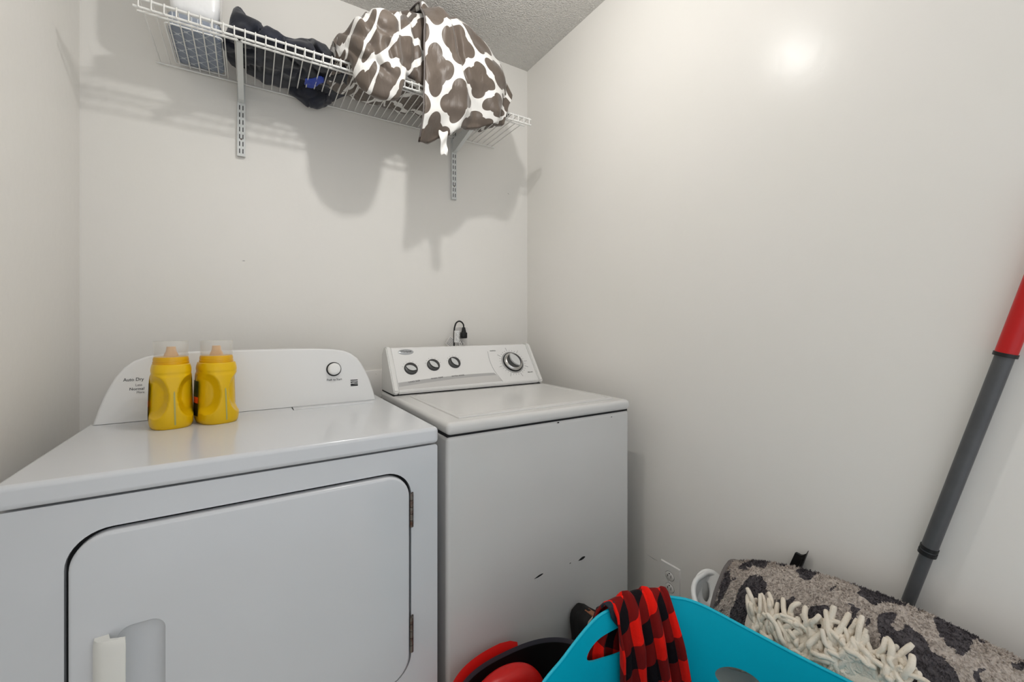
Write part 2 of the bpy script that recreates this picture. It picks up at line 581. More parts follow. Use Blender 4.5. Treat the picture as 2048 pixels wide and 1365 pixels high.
# door
door = empty('door')
door.parent = dryer
g = 0.0060
loopF = rrect(DX0 + g + 0.006, DX1 - g - 0.006, DZ0 + g + 0.006, DZ1 - g - 0.006, 0.052, 10)
loopE = rrect(DX0 + g, DX1 - g, DZ0 + g, DZ1 - g, 0.058, 10)
HX0, HX1, HZ0, HZ1 = 0.140, 0.208, 0.445, 0.634          # finger pocket beside the handle
pocket = rrect(HX0, HX1, HZ0, HZ1, 0.022, 8)
bm = bmesh.new()
vf, vp = flat_with_holes(bm, [loopF, pocket[::-1]], lambda x, z: (x, -0.009, z))
mid = [bm.verts.new((x, -0.0065, z)) for x, z in rrect(DX0 + g + 0.0015, DX1 - g - 0.0015, DZ0 + g + 0.0015, DZ1 - g - 0.0015, 0.0565, 10)]
edge = [bm.verts.new((x, -0.002, z)) for x, z in loopE]
back = [bm.verts.new((x, 0.011, z)) for x, z in loopE]
bridge(bm, vf, mid); bridge(bm, mid, edge); bridge(bm, edge, back); bm.faces.new(back)
prev = vp
cxp, czp = (HX0 + HX1) / 2, (HZ0 + HZ1) / 2
for k in range(1, 6):
    a = k / 5 * PI / 2
    ring = [bm.verts.new((cxp + (v.co.x - cxp) * (0.25 + 0.75 * math.cos(a)), -0.009 + 0.015 * math.sin(a), czp + (v.co.z - czp) * (0.55 + 0.45 * math.cos(a)))) for v in vp]
    bridge(bm, prev, ring); prev = ring
bm.faces.new(prev)
wn(finish('door_panel', bm, M['enamel'], door, angle=60))
# handle: curved strip over the pocket
prof = [(0.110, -0.0088), (0.112, -0.020), (0.118, -0.030), (0.128, -0.036), (0.150, -0.041), (0.158, -0.042), (0.158, -0.038), (0.148, -0.034), (0.135, -0.028), (0.130, -0.0088)]
bm = bmesh.new()
a = [bm.verts.new((x, y, 0.465)) for x, y in prof]
b = [bm.verts.new((x, y, 0.620)) for x, y in prof]
c2 = [bm.verts.new((0.134 + (x - 0.134) * 0.93, -0.0088 + (y + 0.0088) * 0.80, 0.6285)) for x, y in prof]
bm.faces.new(a); bridge(bm, a, b); bridge(bm, b, c2); bm.faces.new(c2[::-1])
finish('door_handle', bm, M['handle'], door, angle=50)
for z0, z1 in ((0.676, 0.759), (0.368, 0.455)):
    bm = bmesh.new()
    n = 5
    for k in range(n):
        za, zb = z0 + (z1 - z0) * k / n, z0 + (z1 - z0) * (k + 1) / n - 0.0012
        tube(bm, [(DX1 - 0.001, -0.006, za), (DX1 - 0.001, -0.006, zb)], 0.0046, 10)
    box(DX1 + 0.001, DX1 + 0.0045, -0.004, 0.004, z0, z1, bm=bm)
    finish('hinge', bm, M['hinge'], door)
# console
CY0, SL = 0.483, (0.030, 0.185)
CM = face_frame((0, CY0, ZT + 0.001), SL)
cxm = 0.360
half = [(0.360, 0.0), (0.352, 0.035), (0.342, 0.07), (0.330, 0.10), (0.318, 0.125), (0.303, 0.147), (0.283, 0.164), (0.258, 0.175), (0.225, 0.181), (0.17, 0.1845), (0.10, 0.186)]
out = [(cxm + x, d) for x, d in half] + [(cxm - x, d) for x, d in half[::-1]]
bm = bmesh.new()
loops = []
def cpt(x, d, depth):
    sc_ = 1.0
    return CM @ Vector((cxm + (x - cxm) * sc_, d, -depth))
def ring(inset, depth):
    r = []
    for x, d in out:
        k = 1 - inset / 0.30
        r.append(bm.verts.new(CM @ Vector((cxm + (x - cxm) * k, max(d - inset * (d / 0.186), 0), -depth))))
    return r
r0, r1, r2 = ring(0.006, 0.0), ring(0.002, 0.0015), ring(0.0, 0.006)
r3 = [bm.verts.new((v.co.x, 0.62, v.co.z - 0.004 if v.co.z > ZT + 0.01 else v.co.z)) for v in r2]
bm.faces.new(r0)
bridge(bm, r0, r1); bridge(bm, r1, r2); bridge(bm, r2, r3)
bm.faces.new(r3[::-1])
console = wn(finish('control_console', bm, M['console'], dryer, angle=50))
def on_console(x, d, z=0.0004, rot=0.0):
    return CM @ Matrix.Translation((x, d, z)) @ Matrix.Rotation(rot, 4, 'Z')
dx = 0.3434          # local x of world X=0
# start button: black ring and domed white button
bm = lathe(bmesh.new(), [(0, 0.0004), (0.0235, 0.0004), (0.0235, 0.002), (0.021, 0.003), (0, 0.003)], 40)
ringo = finish('button_ring', bm, M['black'], console, matrix=on_console(0.2422 + dx, 0.1125, 0))
bm = lathe(bmesh.new(), [(0.0195, 0.002), (0.0195, 0.014), (0.018, 0.0175), (0.012, 0.0192), (0, 0.0198)], 40)
finish('start_button', bm, M['white'], console, matrix=on_console(0.2422 + dx, 0.1125, 0))
text('start_text', 'Push to Start', 0.0098, M['ink'], console, on_console(0.2195 + dx, 0.0745), sx=0.92)
# brand mark: black square with pale waves
bm = box(0, 0.0235, 0, 0.0215, 0, 0.0004)
km = on_console(0.2945 + dx, 0.0515)
logo = finish('brand_mark', bm, M['ink'], console, smooth=False, matrix=km)
bm = bmesh.new()
def wave(pts, w):
    n = len(pts)
    A = [bm.verts.new((x, y + w(x) / 2, 0.0008)) for x, y in pts]
    B = [bm.verts.new((x, y - w(x) / 2, 0.0008)) for x, y in pts]
    for k in range(n - 1): bm.faces.new((A[k], A[k + 1], B[k + 1], B[k]))
wave([(0, 0.0168), (0.0235, 0.0172)], lambda x: 0.0024)
wave([(0.0235 * k / 12, 0.0095 + 0.0032 * math.sin(k / 12 * 2.6 - 0.2)) for k in range(13)], lambda x: 0.0018)
wave([(0.0235 * k / 12, 0.0095 - 0.0030 * math.sin(k / 12 * 2.2 - 0.5)) for k in range(13)], lambda x: 0.0014)
finish('mark_waves', bm, M['console'], console, smooth=False, matrix=km)
# selector dial (mostly behind the bottles) with its ticks and legends
KC = (-0.195 + dx, 0.090)
bm = lathe(bmesh.new(), [(0.030, 0), (0.030, 0.012), (0.026, 0.018), (0.024, 0.026), (0, 0.027)], 36)
finish('selector_dial', bm, M['white'], console, matrix=on_console(*KC, 0))
for k in range(-6, 7):
    a = k * 0.2
    bm = lathe(bmesh.new(), [(0.0013, 0), (0.0013, 0.0004), (0, 0.0004)], 8)
    finish('dial_tick', bm, M['ink'], console, matrix=on_console(KC[0] + 0.043 * math.cos(a), KC[1] + 0.043 * math.sin(a), 0.0003))
text('legend_auto_dry', 'Auto Dry', 0.0128, M['ink'], console, on_console(-0.2865 + dx, 0.1085), sx=0.85)
text('legend_less', 'Less', 0.0092, M['inkg'], console, on_console(-0.2615 + dx, 0.0945), sx=0.9)
text('legend_normal', 'Normal', 0.0105, M['ink'], console, on_console(-0.2735 + dx, 0.0835), sx=0.95)
text('legend_more', 'More', 0.0085, M['inkg'], console, on_console(-0.2585 + dx, 0.0745), sx=0.9)

# ------------------------------------------------------------------ washer
washer = empty('washing_machine', (0.4399, 1.0394, 0))
tag(washer, 'white top-loading washing machine with scuffed front beside the dryer', 'washing machine')
WW, WD, WS, WT = 0.686, 0.66, 0.8792, 0.9134
bm = box(0, WW, 0, WD, 0, WS - 0.004, 0.012, 3)
wn(finish('body', bm, M['enamel_w'], washer))
bm = box(0.004, WW - 0.004, 0.006, WD - 0.01, WS - 0.006, WS + 0.004)
finish('top_gap', bm, M['gap'], washer, smooth=False)
bm = box(-0.001, WW + 0.001, -0.006, WD, WS, WT, 0.013, 4)
wtop = wn(finish('top_panel', bm, M['enamel_w'], washer))
bm = box(0.050, WW - 0.045, 0.034, 0.455, WT - 0.003, WT + 0.0042, 0.0035, 3)
lid = wn(finish('lid', bm, M['enamel_w'], washer))
bm = bmesh.new()
lp1, lp2 = rrect(0.060, WW - 0.055, 0.046, 0.445, 0.02, 6), rrect(0.066, WW - 0.061, 0.052, 0.439, 0.018, 6)
A = [bm.verts.new((x, y, WT + 0.0040)) for x, y in lp1]
C = [bm.verts.new(((p[0] + q[0]) / 2, (p[1] + q[1]) / 2, WT + 0.0062)) for p, q in zip(lp1, lp2)]
B = [bm.verts.new((x, y, WT + 0.0040)) for x, y in lp2]
bridge(bm, A, C); bridge(bm, C, B)
finish('lid_bead', bm, M['enamel_w'], lid, angle=80)
# console
WY = 0.4906
WSL = (0.11, 0.153)
WM = face_frame((0, WY, 0.930), WSL)
SLEN = 0.1884
prof = [(WY + 0.018, WT + 0.002), (WY + 0.004, 0.9195), (WY, 0.930), (WY + 0.110, 1.083), (WY + 0.135, 1.0845), (WY + 0.165, 1.06), (WY + 0.165, WT + 0.002)]
def wprism(name, x0, x1, pr, m, bev=0.0):
    bm = bmesh.new()
    a = [bm.verts.new((x0, y, z)) for y, z in pr]
    b = [bm.verts.new((x1, y, z)) for y, z in pr]
    bm.faces.new(a); bm.faces.new(b[::-1]); bridge(bm, a, b)
    if bev: bmesh.ops.bevel(bm, geom=list(bm.edges), offset=bev, segments=2, affect='EDGES')
    return finish(name, bm, m, washer, angle=35)
wcon = wprism('control_console', 0.021, 0.648, prof, M['console_w'], 0.002)
cap = [(y + (-0.004 if k in (1, 2, 3) else 0), z + (0.004 if k in (3, 4) else 0)) for k, (y, z) in enumerate(prof)]
wprism('console_end_cap', 0.001, 0.0205, cap, M['endcap'], 0.004)
wprism('console_end_cap', 0.6485, 0.668, cap, M['endcap'], 0.004)
bm = box(0.004, 0.664, WY + 0.014, WY + 0.17, WT - 0.001, WT + 0.0035)
finish('console_shadow_gap', bm, M['gap'], washer, smooth=False)
def on_w(x, d, z=0.0008, rot=0.0):
    return WM @ Matrix.Translation((x, d, z)) @ Matrix.Rotation(rot, 4, 'Z')
# printed stripe along the foot of the console
def band(name, top, bot, m, z):
    bm = bmesh.new()
    A = [bm.verts.new(WM @ Vector((x, d, z))) for x, d in top]
    B = [bm.verts.new(WM @ Vector((x, d, z))) for x, d in bot]
    for k in range(len(A) - 1): bm.faces.new((A[k], A[k + 1], B[k + 1], B[k]))
    return finish(name, bm, m, wcon, smooth=False)
def sx_(k, x1): return 0.024 + (x1 - 0.024) * k / 16
band('grey_stripe', [(sx_(k, 0.436), 0.036 + 0.016 * math.sin(k / 16 * 1.9)) for k in range(17)], [(sx_(k, 0.446), 0.0185 + 0.021 * math.sin(k / 16 * 1.75)) for k in range(17)], M['stripe'], 0.0006)
band('pale_stripe', [(sx_(k, 0.446), 0.0185 + 0.021 * math.sin(k / 16 * 1.75)) for k in range(17)], [(sx_(k, 0.462), 0.006 + 0.003 * k / 16) for k in range(17)], M['stripe2'], 0.0006)
# curved dial panel outline
bm = bmesh.new()
pts = [cr([(0, (0.438, 0.158)), (1, (0.4335, 0.112)), (2, (0.4400, 0.062)), (3, (0.463, 0.006))], k * 3 / 20) for k in range(21)]
A = [bm.verts.new(WM @ Vector((x, d, 0.0009))) for x, d in pts]
B = [bm.verts.new(WM @ Vector((x + 0.0012, d, 0.0009))) for x, d in pts]
for k in range(20): bm.faces.new((A[k], A[k + 1], B[k + 1], B[k]))
finish('dial_panel_outline', bm, M['inkg'], wcon, smooth=False)
# badge
bm = lathe(bmesh.new(), [(1, 0), (1, 0.0008), (0.93, 0.0016), (0, 0.002)], 36, 0.031, 0.0125)
bd = finish('brand_badge', bm, M['badge'], wcon, matrix=on_w(0.0775, 0.1695, 0))
text('badge_text', 'Whirlpool', 0.0115, M['ink'], bd, Matrix.Translation((0, -0.0025, 0.0021)), 'CENTER', sx=0.9)
# small knobs
def lens(bm, L, W, z0, z1, n=10):
    pts = []
    R = (L * L + W * W) / (2 * W)
    a0 = math.asin(L / R)
    for s in (1, -1):
        for k in range(n + 1):
            a = -a0 + 2 * a0 * k / n
            if s == 1: pts.append((R * math.sin(a), R * math.cos(a) - (R - W)))
            elif 0 < k < n: pts.append((-R * math.sin(a), -(R * math.cos(a) - (R - W))))
    A = [bm.verts.new((x, y, z0)) for x, y in pts]
    B = [bm.verts.new((x * 0.97, y * 0.95, z1)) for x, y in pts]
    bridge(bm, A, B); bm.faces.new(B)
def knob(x, d, rot, text_, tx):
    bm = lathe(bmesh.new(), [(0.0265, 0), (0.0265, 0.002), (0.025, 0.005), (0.0225, 0.006), (0, 0.006)], 36)
    kb = finish('knob', bm, M['knobd'], wcon, matrix=on_w(x, d, 0, rot))
    bm = bmesh.new(); lens(bm, 0.0235, 0.0140, 0.0055, 0.0072)
    finish('knob_rim', bm, M['black'], kb)
    bm = bmesh.new(); lens(bm, 0.0215, 0.0112, 0.0060, 0.0082)
    finish('knob_grip', bm, M['knobl'], kb)
    for k in range(-3, 4):
        a = PI / 2 + k * 0.42
        bm = box(-0.0006, 0.0006, -0.0015, 0.0015, 0, 0.0003)
        finish('tick', bm, M['inkg'], wcon, smooth=False, matrix=on_w(x + 0.0325 * math.cos(a), d + 0.0325 * math.sin(a), 0.0008, a - PI / 2))
    text('knob_legend', text_, 0.0082, M['ink'], wcon, on_w(x + tx[0], tx[1], 0.0009, tx[2]), 'CENTER', spacing=1.15)
knob(0.0835, 0.0935, -0.42, 'LOAD SIZE', (0.002, 0.0345, 0.10))
knob(0.1770, 0.1045, -0.80, 'WASH TEMP', (0.002, 0.0425, 0.07))
knob(0.2690, 0.1110, -1.00, 'EXTRA RINSE', (0.000, 0.0465, 0.04))
# cycle dial
DC = (0.5450, 0.0970)
bm = lathe(bmesh.new(), [(0.0545, 0), (0.0545, 0.0012), (0.050, 0.0016), (0, 0.0016)], 48)
dial = finish('cycle_dial', bm, M['stripe'], wcon, matrix=on_w(*DC, 0.0004, 0))
bm = lathe(bmesh.new(), [(0.048, 0.001), (0.048, 0.006), (0.046, 0.008), (0, 0.008)], 48)
finish('dial_skirt', bm, M['black'], dial)
bm = lathe(bmesh.new(), [(0.0445, 0.0075), (0.0435, 0.010), (0.038, 0.0145), (0.0345, 0.0155), (0, 0.0155)], 48)
finish('dial_ring', bm, M['chrome'], dial)
bm = lathe(bmesh.new(), [(0.0345, 0.0153), (0.0335, 0.021), (0, 0.021)], 40)
finish('dial_cup', bm, M['knobd'], dial)
rot = Matrix.Rotation(-1.12, 4, 'Z')
bm = bmesh.new(); lens(bm, 0.0345, 0.0190, 0.019, 0.028)
finish('dial_grip', bm, M['knobl'], dial, matrix=rot)
for k in range(30):
    a = k / 30 * 2 * PI + 0.05
    big = k % 4 == 0
    r0 = 0.059
    ln = (0.018 if big else 0.005)
    bm = box(-0.00045, 0.00045, 0, ln, 0, 0.0003)
    mm = on_w(DC[0] + r0 * math.cos(a), DC[1] + r0 * math.sin(a), 0.0009, a - PI / 2)
    if DC[1] + (r0 + ln) * math.sin(a) < 0.182 and DC[1] + (r0 + ln) * math.sin(a) > 0.006:
        finish('dial_tick', bm, M['ink'], wcon, smooth=False, matrix=mm)
text('dial_legend', 'NORMAL', 0.0072, M['ink'], wcon, on_w(0.450, 0.158, 0.0009), 'LEFT')
text('dial_legend', 'DELICATE', 0.0072, M['ink'], wcon, on_w(0.604, 0.040, 0.0009), 'LEFT', sx=0.85)
# paint chips on the front
def chip(x, z, L, W, a):
    bm = bmesh.new()
    pts = [(-L, -W * .15), (-L * .3, W * .6), (L * .2, W), (L * .8, W * .7), (L, 0.0), (L * .5, -W * .7), (-L * .2, -W * .8)]
    ca, sa = math.cos(a), math.sin(a)
    vs = [bm.verts.new((x + px * ca - pz * sa, -0.0006, z + px * sa + pz * ca)) for px, pz in pts]
    vs2 = [bm.verts.new((v.co.x, 0.001, v.co.z)) for v in vs]
    bm.faces.new(vs); bridge(bm, vs, vs2)
    o = finish('paint_chip', bm, M['gap'], washer, smooth=False)
    o['label'] = 'dark chip in the white paint'
chip(0.298, 0.4155, 0.0175, 0.0030, 0.16)
chip(0.468, 0.4190, 0.0150, 0.0050, 0.12)
chip(0.420, 0.4185, 0.0035, 0.0012, 0.3)
chip(0.600, 0.8615, 0.0035, 0.0012, 0.1)
chip(0.372, 0.8700, 0.0045, 0.0022, 0.0)

# ------------------------------------------------------------------ detergent bottles
def bottle(name, loc, rz, label, slant):
    """local -Y faces the viewer; the narrow side is turned to the viewer"""
    t = empty(name, loc, rz)
    tag(t, label, 'bottle', 'detergent bottles on the dryer')
    H = 0.160
    keys = [(0.0, (0.0405, 0.058)), (0.006, (0.0438, 0.061)), (0.02, (0.0455, 0.063)), (0.06, (0.0452, 0.063)), (0.10, (0.0440, 0.062)), (0.128, (0.0428, 0.0605)), (0.136, (0.0405, 0.058)), (0.141, (0.0412, 0.0585)), (0.150, (0.0408, 0.056)), (0.160, (0.0385, 0.052))]
    NS, NZ = 144, 80
    P = []
    for i in range(NZ + 1):
        z = H * i / NZ
        a, b = cr(keys, z)
        row = []
        for k in range(NS):
            th = 2 * PI * k / NS
            c, s = math.cos(th), math.sin(th)
            e = 2 / 2.7
            x = a * math.copysign(abs(c) ** e, c)
            y = b * math.copysign(abs(s) ** e, s)
            # finger grips: concave dimples on both flanks of the side turned to the viewer
            for sx2 in (-1, 1):
                px, pz = (x * sx2 - 0.037) / 0.028, (z - 0.080) / 0.053
                q = px * px + pz * pz
                if q < 1 and y < 0:
                    y += 0.026 * min(1, (1 - q) * 1.9) ** 0.75
            row.append((x, y, z))
        P.append(row)
    o = grid_mesh('bottle_body', P, M['yellow'], t, wrap=True, caps=True)
    bm = lathe(bmesh.new(), [(0.0375, 0.1595), (0.0378, 0.166), (0.0365, 0.1665), (0.037, 0.172), (0.0355, 0.178), (0.030, 0.179), (0, 0.179)], 40, 1, 1.25)
    finish('collar', bm, M['yellow2'], t)
    bm = lathe(bmesh.new(), [(0.016, 0.178), (0.0145, 0.185), (0.011, 0.192), (0.0095, 0.204), (0, 0.204)], 24)
    finish('spout', bm, M['spout'], t)
    bm = lathe(bmesh.new(), [(0.0355, 0.177), (0.0365, 0.217), (0.0355, 0.2185), (0, 0.2185), ], 48, 1, 1.22)
    cup = finish('measuring_cap', bm, M['clear'], t)
    md = cup.modifiers.new('thickness', 'SOLIDIFY'); md.thickness = 0.0012
    # level strip on the narrow side
    bm = bmesh.new()
    A, B = [], []
    n = 14
    for k in range(n + 1):
        z = 0.010 + 0.085 * k / n
        a, b = cr(keys, z)
        x = 0.004 + slant * k / n
        w = 0.0017 * (1 if k < n else 0.3)
        y = -b - 0.0006 + 0.0008 * 0
        A.append(bm.verts.new((x - w, y, z))); B.append(bm.verts.new((x + w, y, z)))
    for k in range(n): bm.faces.new((A[k], B[k], B[k + 1], A[k + 1]))
    st = finish('level_strip', bm, M['strip'], t)
    # wrap-round front label on the left flank
    def flank(nm, z0, z1, m, off):
        bm = bmesh.new()
        rows = []
        for i in range(7):
            z = z0 + (z1 - z0) * i / 6
            a, b = cr(keys, z)
            row = []
            for k in range(9):
                y = -0.012 + 0.052 * k / 8
                row.append(bm.verts.new((-a * (1 - abs(y / b) ** 2.7) ** (1 / 2.7) - off, y, z)))
            rows.append(row)
        for i in range(6):
            for k in range(8): bm.faces.new((rows[i][k], rows[i][k + 1], rows[i + 1][k + 1], rows[i + 1][k]))
        return finish(nm, bm, m, t)
    flank('label_green', 0.070, 0.112, M['green'], 0.0008)
    flank('label_orange', 0.054, 0.070, M['orange'], 0.0008)
    flank('label_black', 0.020, 0.054, M['labelb'], 0.0008)
    return t
ZD = ZT + 0.0002
bottle('detergent_bottle', (-0.176, 1.395, ZD), 0.19, 'yellow detergent bottle with clear cap, left of the pair on the dryer', -0.002)
bottle('detergent_bottle', (-0.080, 1.400, ZD), 0.36, 'yellow detergent bottle with clear cap, right of the pair on the dryer', -0.003)

# ------------------------------------------------------------------ wire shelf
shelf = empty('wire_shelf', (-0.27, 1.4976, 2.056))
tag(shelf, 'white wire shelf on wall brackets above the machines', 'shelf')
SLN, SDP = 1.292, 0.322
def rod(name, y, z, r=0.0036, x0=0.0, x1=SLN):
    bm = tube(bmesh.new(), [(x0, y, z), (x1, y, z)], r, 10)
    return finish(name, bm, M['wire'], shelf)
rod('front_rod', 0.0, 0.0); rod('lip_rod', 0.0, -0.0235); rod('inner_rod', 0.05, -0.0055)
rod('back_rod', SDP, -0.0045, 0.0032)
bm = tube(bmesh.new(), [(0, -0.0045, -0.0255), (0, -0.0050, -0.010), (0, -0.0042, 0.0015), (0, -0.001, 0.0052), (0, 0.006, 0.0045), (0, 0.02, 0.0015), (0, SDP + 0.004, 0.0008)], 0.0019, 6)
w0 = finish('wire', bm, M['wire'], shelf, loc=(0.012, 0, 0))
nW = 48
for k in range(1, nW):
    inst(w0, shelf, (0.012 + k * (SLN - 0.024) / (nW - 1), 0, 0), 'wire')
bm = lathe(bmesh.new(), [(0.0045, -0.004), (0.006, 0), (0.006, 0.014), (0.004, 0.016), (0, 0.016)], 12)
e0 = finish('rod_end_cap', bm, M['white'], shelf, matrix=Matrix.Translation((0.008, 0, 0)) @ Matrix.Rotation(-PI / 2, 4, 'Y'))

# standards and brackets
def bracket(name, x, zb, label):
    t = empty(name, (x, BW, zb))
    tag(t, label, 'shelf bracket', 'shelf brackets')
    top_ = 2.11 - zb
    w, dp = 0.0125, 0.013
    bm = bmesh.new()
    prof2 = [(-w, -0.0003), (-w, -dp), (w, -dp), (w, -0.0003), (w - 0.002, -0.0003), (w - 0.002, -dp + 0.002), (-w + 0.002, -dp + 0.002), (-w + 0.002, -0.0003)]
    a = [bm.verts.new((p[0], p[1], 0.004)) for p in prof2]
    b = [bm.verts.new((p[0], p[1], top_)) for p in prof2]
    bm.faces.new(a); bm.faces.new(b[::-1]); bridge(bm, a, b)
    strip = finish('wall_strip', bm, M['bracket'], t, smooth=False)
    bm = bmesh.new()
    z = 0.014
    while z < top_ - 0.03:
        for s in (-0.0052, 0.0052):
            box(s - 0.0014, s + 0.0014, -dp - 0.0004, -dp + 0.001, z, z + 0.0165, bm=bm)
        z += 0.0262
    sl = finish('slots', bm, M['gap'], strip, smooth=False)
    sl['kind'] = 'stuff'
    bm = lathe(bmesh.new(), [(0.0036, 0), (0.003, 0.0012), (0, 0.0014)], 14)
    finish('screw', bm, M['hinge'], t, matrix=Matrix.Translation((0, -dp, 0.066)) @ Matrix.Rotation(PI / 2, 4, 'X'))
    # arm: folded channel tapering to the front
    ztop = 2.056 - 0.0145 - zb
    bm = bmesh.new()
    L = 0.318
    hw = 0.0085
    side = [(-dp, ztop), (-dp, ztop - 0.062), (-dp - 0.03, ztop - 0.062), (-0.20, ztop - 0.026), (-L, ztop - 0.014), (-L, ztop)]
    for x0, x1 in ((-hw, -hw + 0.0022), (hw - 0.0022, hw)):
        a = [bm.verts.new((x0, y, z)) for y, z in side]
        b = [bm.verts.new((x1, y, z)) for y, z in side]
        bm.faces.new(a); bm.faces.new(b[::-1]); bridge(bm, a, b)
    # web along the lower edge
    low = [(-dp - 0.001, ztop - 0.062), (-dp - 0.03, ztop - 0.062), (-0.20, ztop - 0.026), (-L, ztop - 0.014)]
    a = [bm.verts.new((-hw, y, z - 0.0002)) for y, z in low]; b = [bm.verts.new((hw, y, z - 0.0002)) for y, z in low]
    a2 = [bm.verts.new((-hw, y, z + 0.002)) for y, z in low]; b2 = [bm.verts.new((hw, y, z + 0.002)) for y, z in low]
    for k in range(3):
        bm.faces.new((a[k], a[k + 1], b[k + 1], b[k])); bm.faces.new((a2[k], a2[k + 1], b2[k + 1], b2[k]))
    finish('bracket_arm', bm, M['bracket'], t, smooth=False)
    bm = box(-0.003, 0.003, -L - 0.0008, -L + 0.001, ztop - 0.010, ztop - 0.006)
    finish('arm_notch', bm, M['gap'], t, smooth=False)
bracket('shelf_bracket', -0.030, 1.783, 'white slotted shelf bracket under the dark clothes')
bracket('shelf_bracket', 0.8076, 1.758, 'white slotted shelf bracket under the trellis comforter')

ZDK = 2.056 + 0.0032       # top of the wire deck

# ------------------------------------------------------------------ bedding bag on the shelf
bag = empty('bedding_bag', (-0.145, 1.70, ZDK))
tag(bag, 'clear plastic bedding bag of white and blue lattice bedding on the shelf', 'bag')
def pillow_box(x0, x1, y0, y1, z0, z1, e=5.0, n=22, amp=0.003, seed=0.0):
    """rounded puffy box as a wrapped grid"""
    cx, cy, cz_ = (x0 + x1) / 2, (y0 + y1) / 2, (z0 + z1) / 2
    P = []
    for i in range(n + 1):
        ph = -PI / 2 + PI * i / n
        row = []
        for k in range(2 * n):
            th = PI * k / n
            d = Vector((math.cos(ph) * math.cos(th), math.cos(ph) * math.sin(th), math.sin(ph)))
            q = (abs(d.x) ** e + abs(d.y) ** e + abs(d.z) ** e) ** (-1 / e)
            p = d * q
            v = (cx + p.x * (x1 - x0) / 2, cy + p.y * (y1 - y0) / 2, cz_ + p.z * (z1 - z0) / 2)
            w = nz(*v, 18, seed) * amp
            row.append((v[0] + d.x * w, v[1] + d.y * w, v[2] + d.z * w * 0.6))
        P.append(row)
    return P
o = grid_mesh('blue_lattice_bedding', pillow_box(-0.066, 0.066, -0.108, 0.112, 0.003, 0.048, 16, 30, 0.001), M['lattice'], bag, wrap=True)
o['label'] = 'folded blue bedding with pale lattice print'
o = grid_mesh('white_bedding', pillow_box(-0.066, 0.062, -0.108, 0.105, 0.054, 0.30, 9, 24, 0.004, 3.0), M['vinyl'], bag, wrap=True)
o['label'] = 'white folded bedding under shiny film'
o = grid_mesh('plastic_film', pillow_box(-0.071, 0.069, -0.114, 0.116, 0.0006, 0.052, 9, 22, 0.002, 5.0), M['film'], bag, wrap=True)
o['label'] = 'clear film cover'
bm = bmesh.new()
for z in (0.004,):
    lp = rrect(-0.071, 0.069, -0.113, 0.115, 0.008, 5)
    tube(bm, [(x, y, z) for x, y in lp] + [(lp[0][0], lp[0][1], z)], 0.0022, 6)
o = finish('piped_seam', bm, M['white'], bag)

# ------------------------------------------------------------------ dark clothes on the shelf
def lump(name, stations, m, parent, nv=56, nu=48, amp=0.01, fs=9.0, seed=0.0, thin=0.0, clamp=None, uv_off=(0, 0), fold=None):
    """stations: [(x, [(y,z)...])] closed profiles, lofted along x with puckered ends"""
    keys = [(x, tuple(v for p in pr for v in p)) for x, pr in stations]
    x0, x1 = stations[0][0], stations[-1][0]
    P, U = [], []
    for i in range(nu + 1):
        t = 0.5 - 0.5 * math.cos(PI * i / nu)
        t = 0.35 * t + 0.65 * i / nu
        x = x0 + (x1 - x0) * t
        flat = cr(keys, x)
        pr = [(flat[2 * k], flat[2 * k + 1]) for k in range(len(flat) // 2)]
        cy = sum(p[0] for p in pr) / len(pr); cz_ = sum(p[1] for p in pr) / len(pr)
        cur = closed_curve(pr, nv)
        row = []
        acc = [0.0]
        for k in range(nv): acc.append(acc[-1] + math.dist(cur[k], cur[(k + 1) % nv]))
        U.append([(x, a) for a in acc])
        for (y, z) in cur:
            dy, dz = y - cy, z - cz_
            l = math.hypot(dy, dz) + 1e-6
            w = nz(x, y, z, fs, seed) * amp + nz(x, y, z, fs * 2.7, seed + 5) * amp * 0.45
            # sharp creases
            cz2 = abs(nz(x, y * 0.6, z * 0.6, fs * 0.8, seed + 9))
            w -= amp * 1.1 * max(0, 1 - cz2 * 9)
            if fold: w += fold(x, y, z)
            yy, zz = y + dy / l * w, z + dz / l * w
            xx = x + nz(y, z, x, fs, seed + 2) * amp * 0.8
            if clamp: xx, yy, zz = clamp(xx, yy, zz)
            row.append((xx, yy, zz))
        P.append(row)
    return grid_mesh(name, P, m, parent, wrap=True, caps=True, uv_off=uv_off, uvs=U)

cl = empty('dark_clothes', (0, 0, 0))
tag(cl, 'heap of navy and black clothes on the wire shelf', 'clothes')
cl.location = (0.10, 1.66, ZDK)
L0 = Vector(cl.location)
def loc_stations(st): return [(x - L0.x, [(y - L0.y, z - L0.z) for y, z in pr]) for x, pr in st]
def floor_clamp(x, y, z): return (x, y, max(z, 0.0005))
def pileprof(yb, yf, h, k=1.0):
    b = ZDK
    return [(yb, b), (yb + 0.015, b + h * .5), (yb - 0.03, b + h * .95), ((yb + yf) / 2 + 0.02, b + h * k), (yf + 0.04, b + h * .8), (yf, b + h * .35), (yf + 0.015, b), ((yb + yf) / 2, b)]
o = lump('folded_jacket', loc_stations([(-0.070, pileprof(1.70, 1.60, 0.03)), (-0.055, pileprof(1.74, 1.56, 0.11)), (-0.03, pileprof(1.755, 1.535, 0.135)), (0.0, pileprof(1.76, 1.525, 0.105)), (0.05, pileprof(1.79, 1.52, 0.085)), (0.09, pileprof(1.79, 1.52, 0.06)), (0.12, pileprof(1.79, 1.52, 0.075)), (0.16, pileprof(1.80, 1.52, 0.10)), (0.21, pileprof(1.80, 1.525, 0.085)), (0.25, pileprof(1.80, 1.53, 0.06)), (0.285, pileprof(1.79, 1.56, 0.045)), (0.30, pileprof(1.72, 1.62, 0.02))]), M['navy'], cl, amp=0.021, fs=13, seed=2.0, nv=90, nu=80, clamp=floor_clamp)
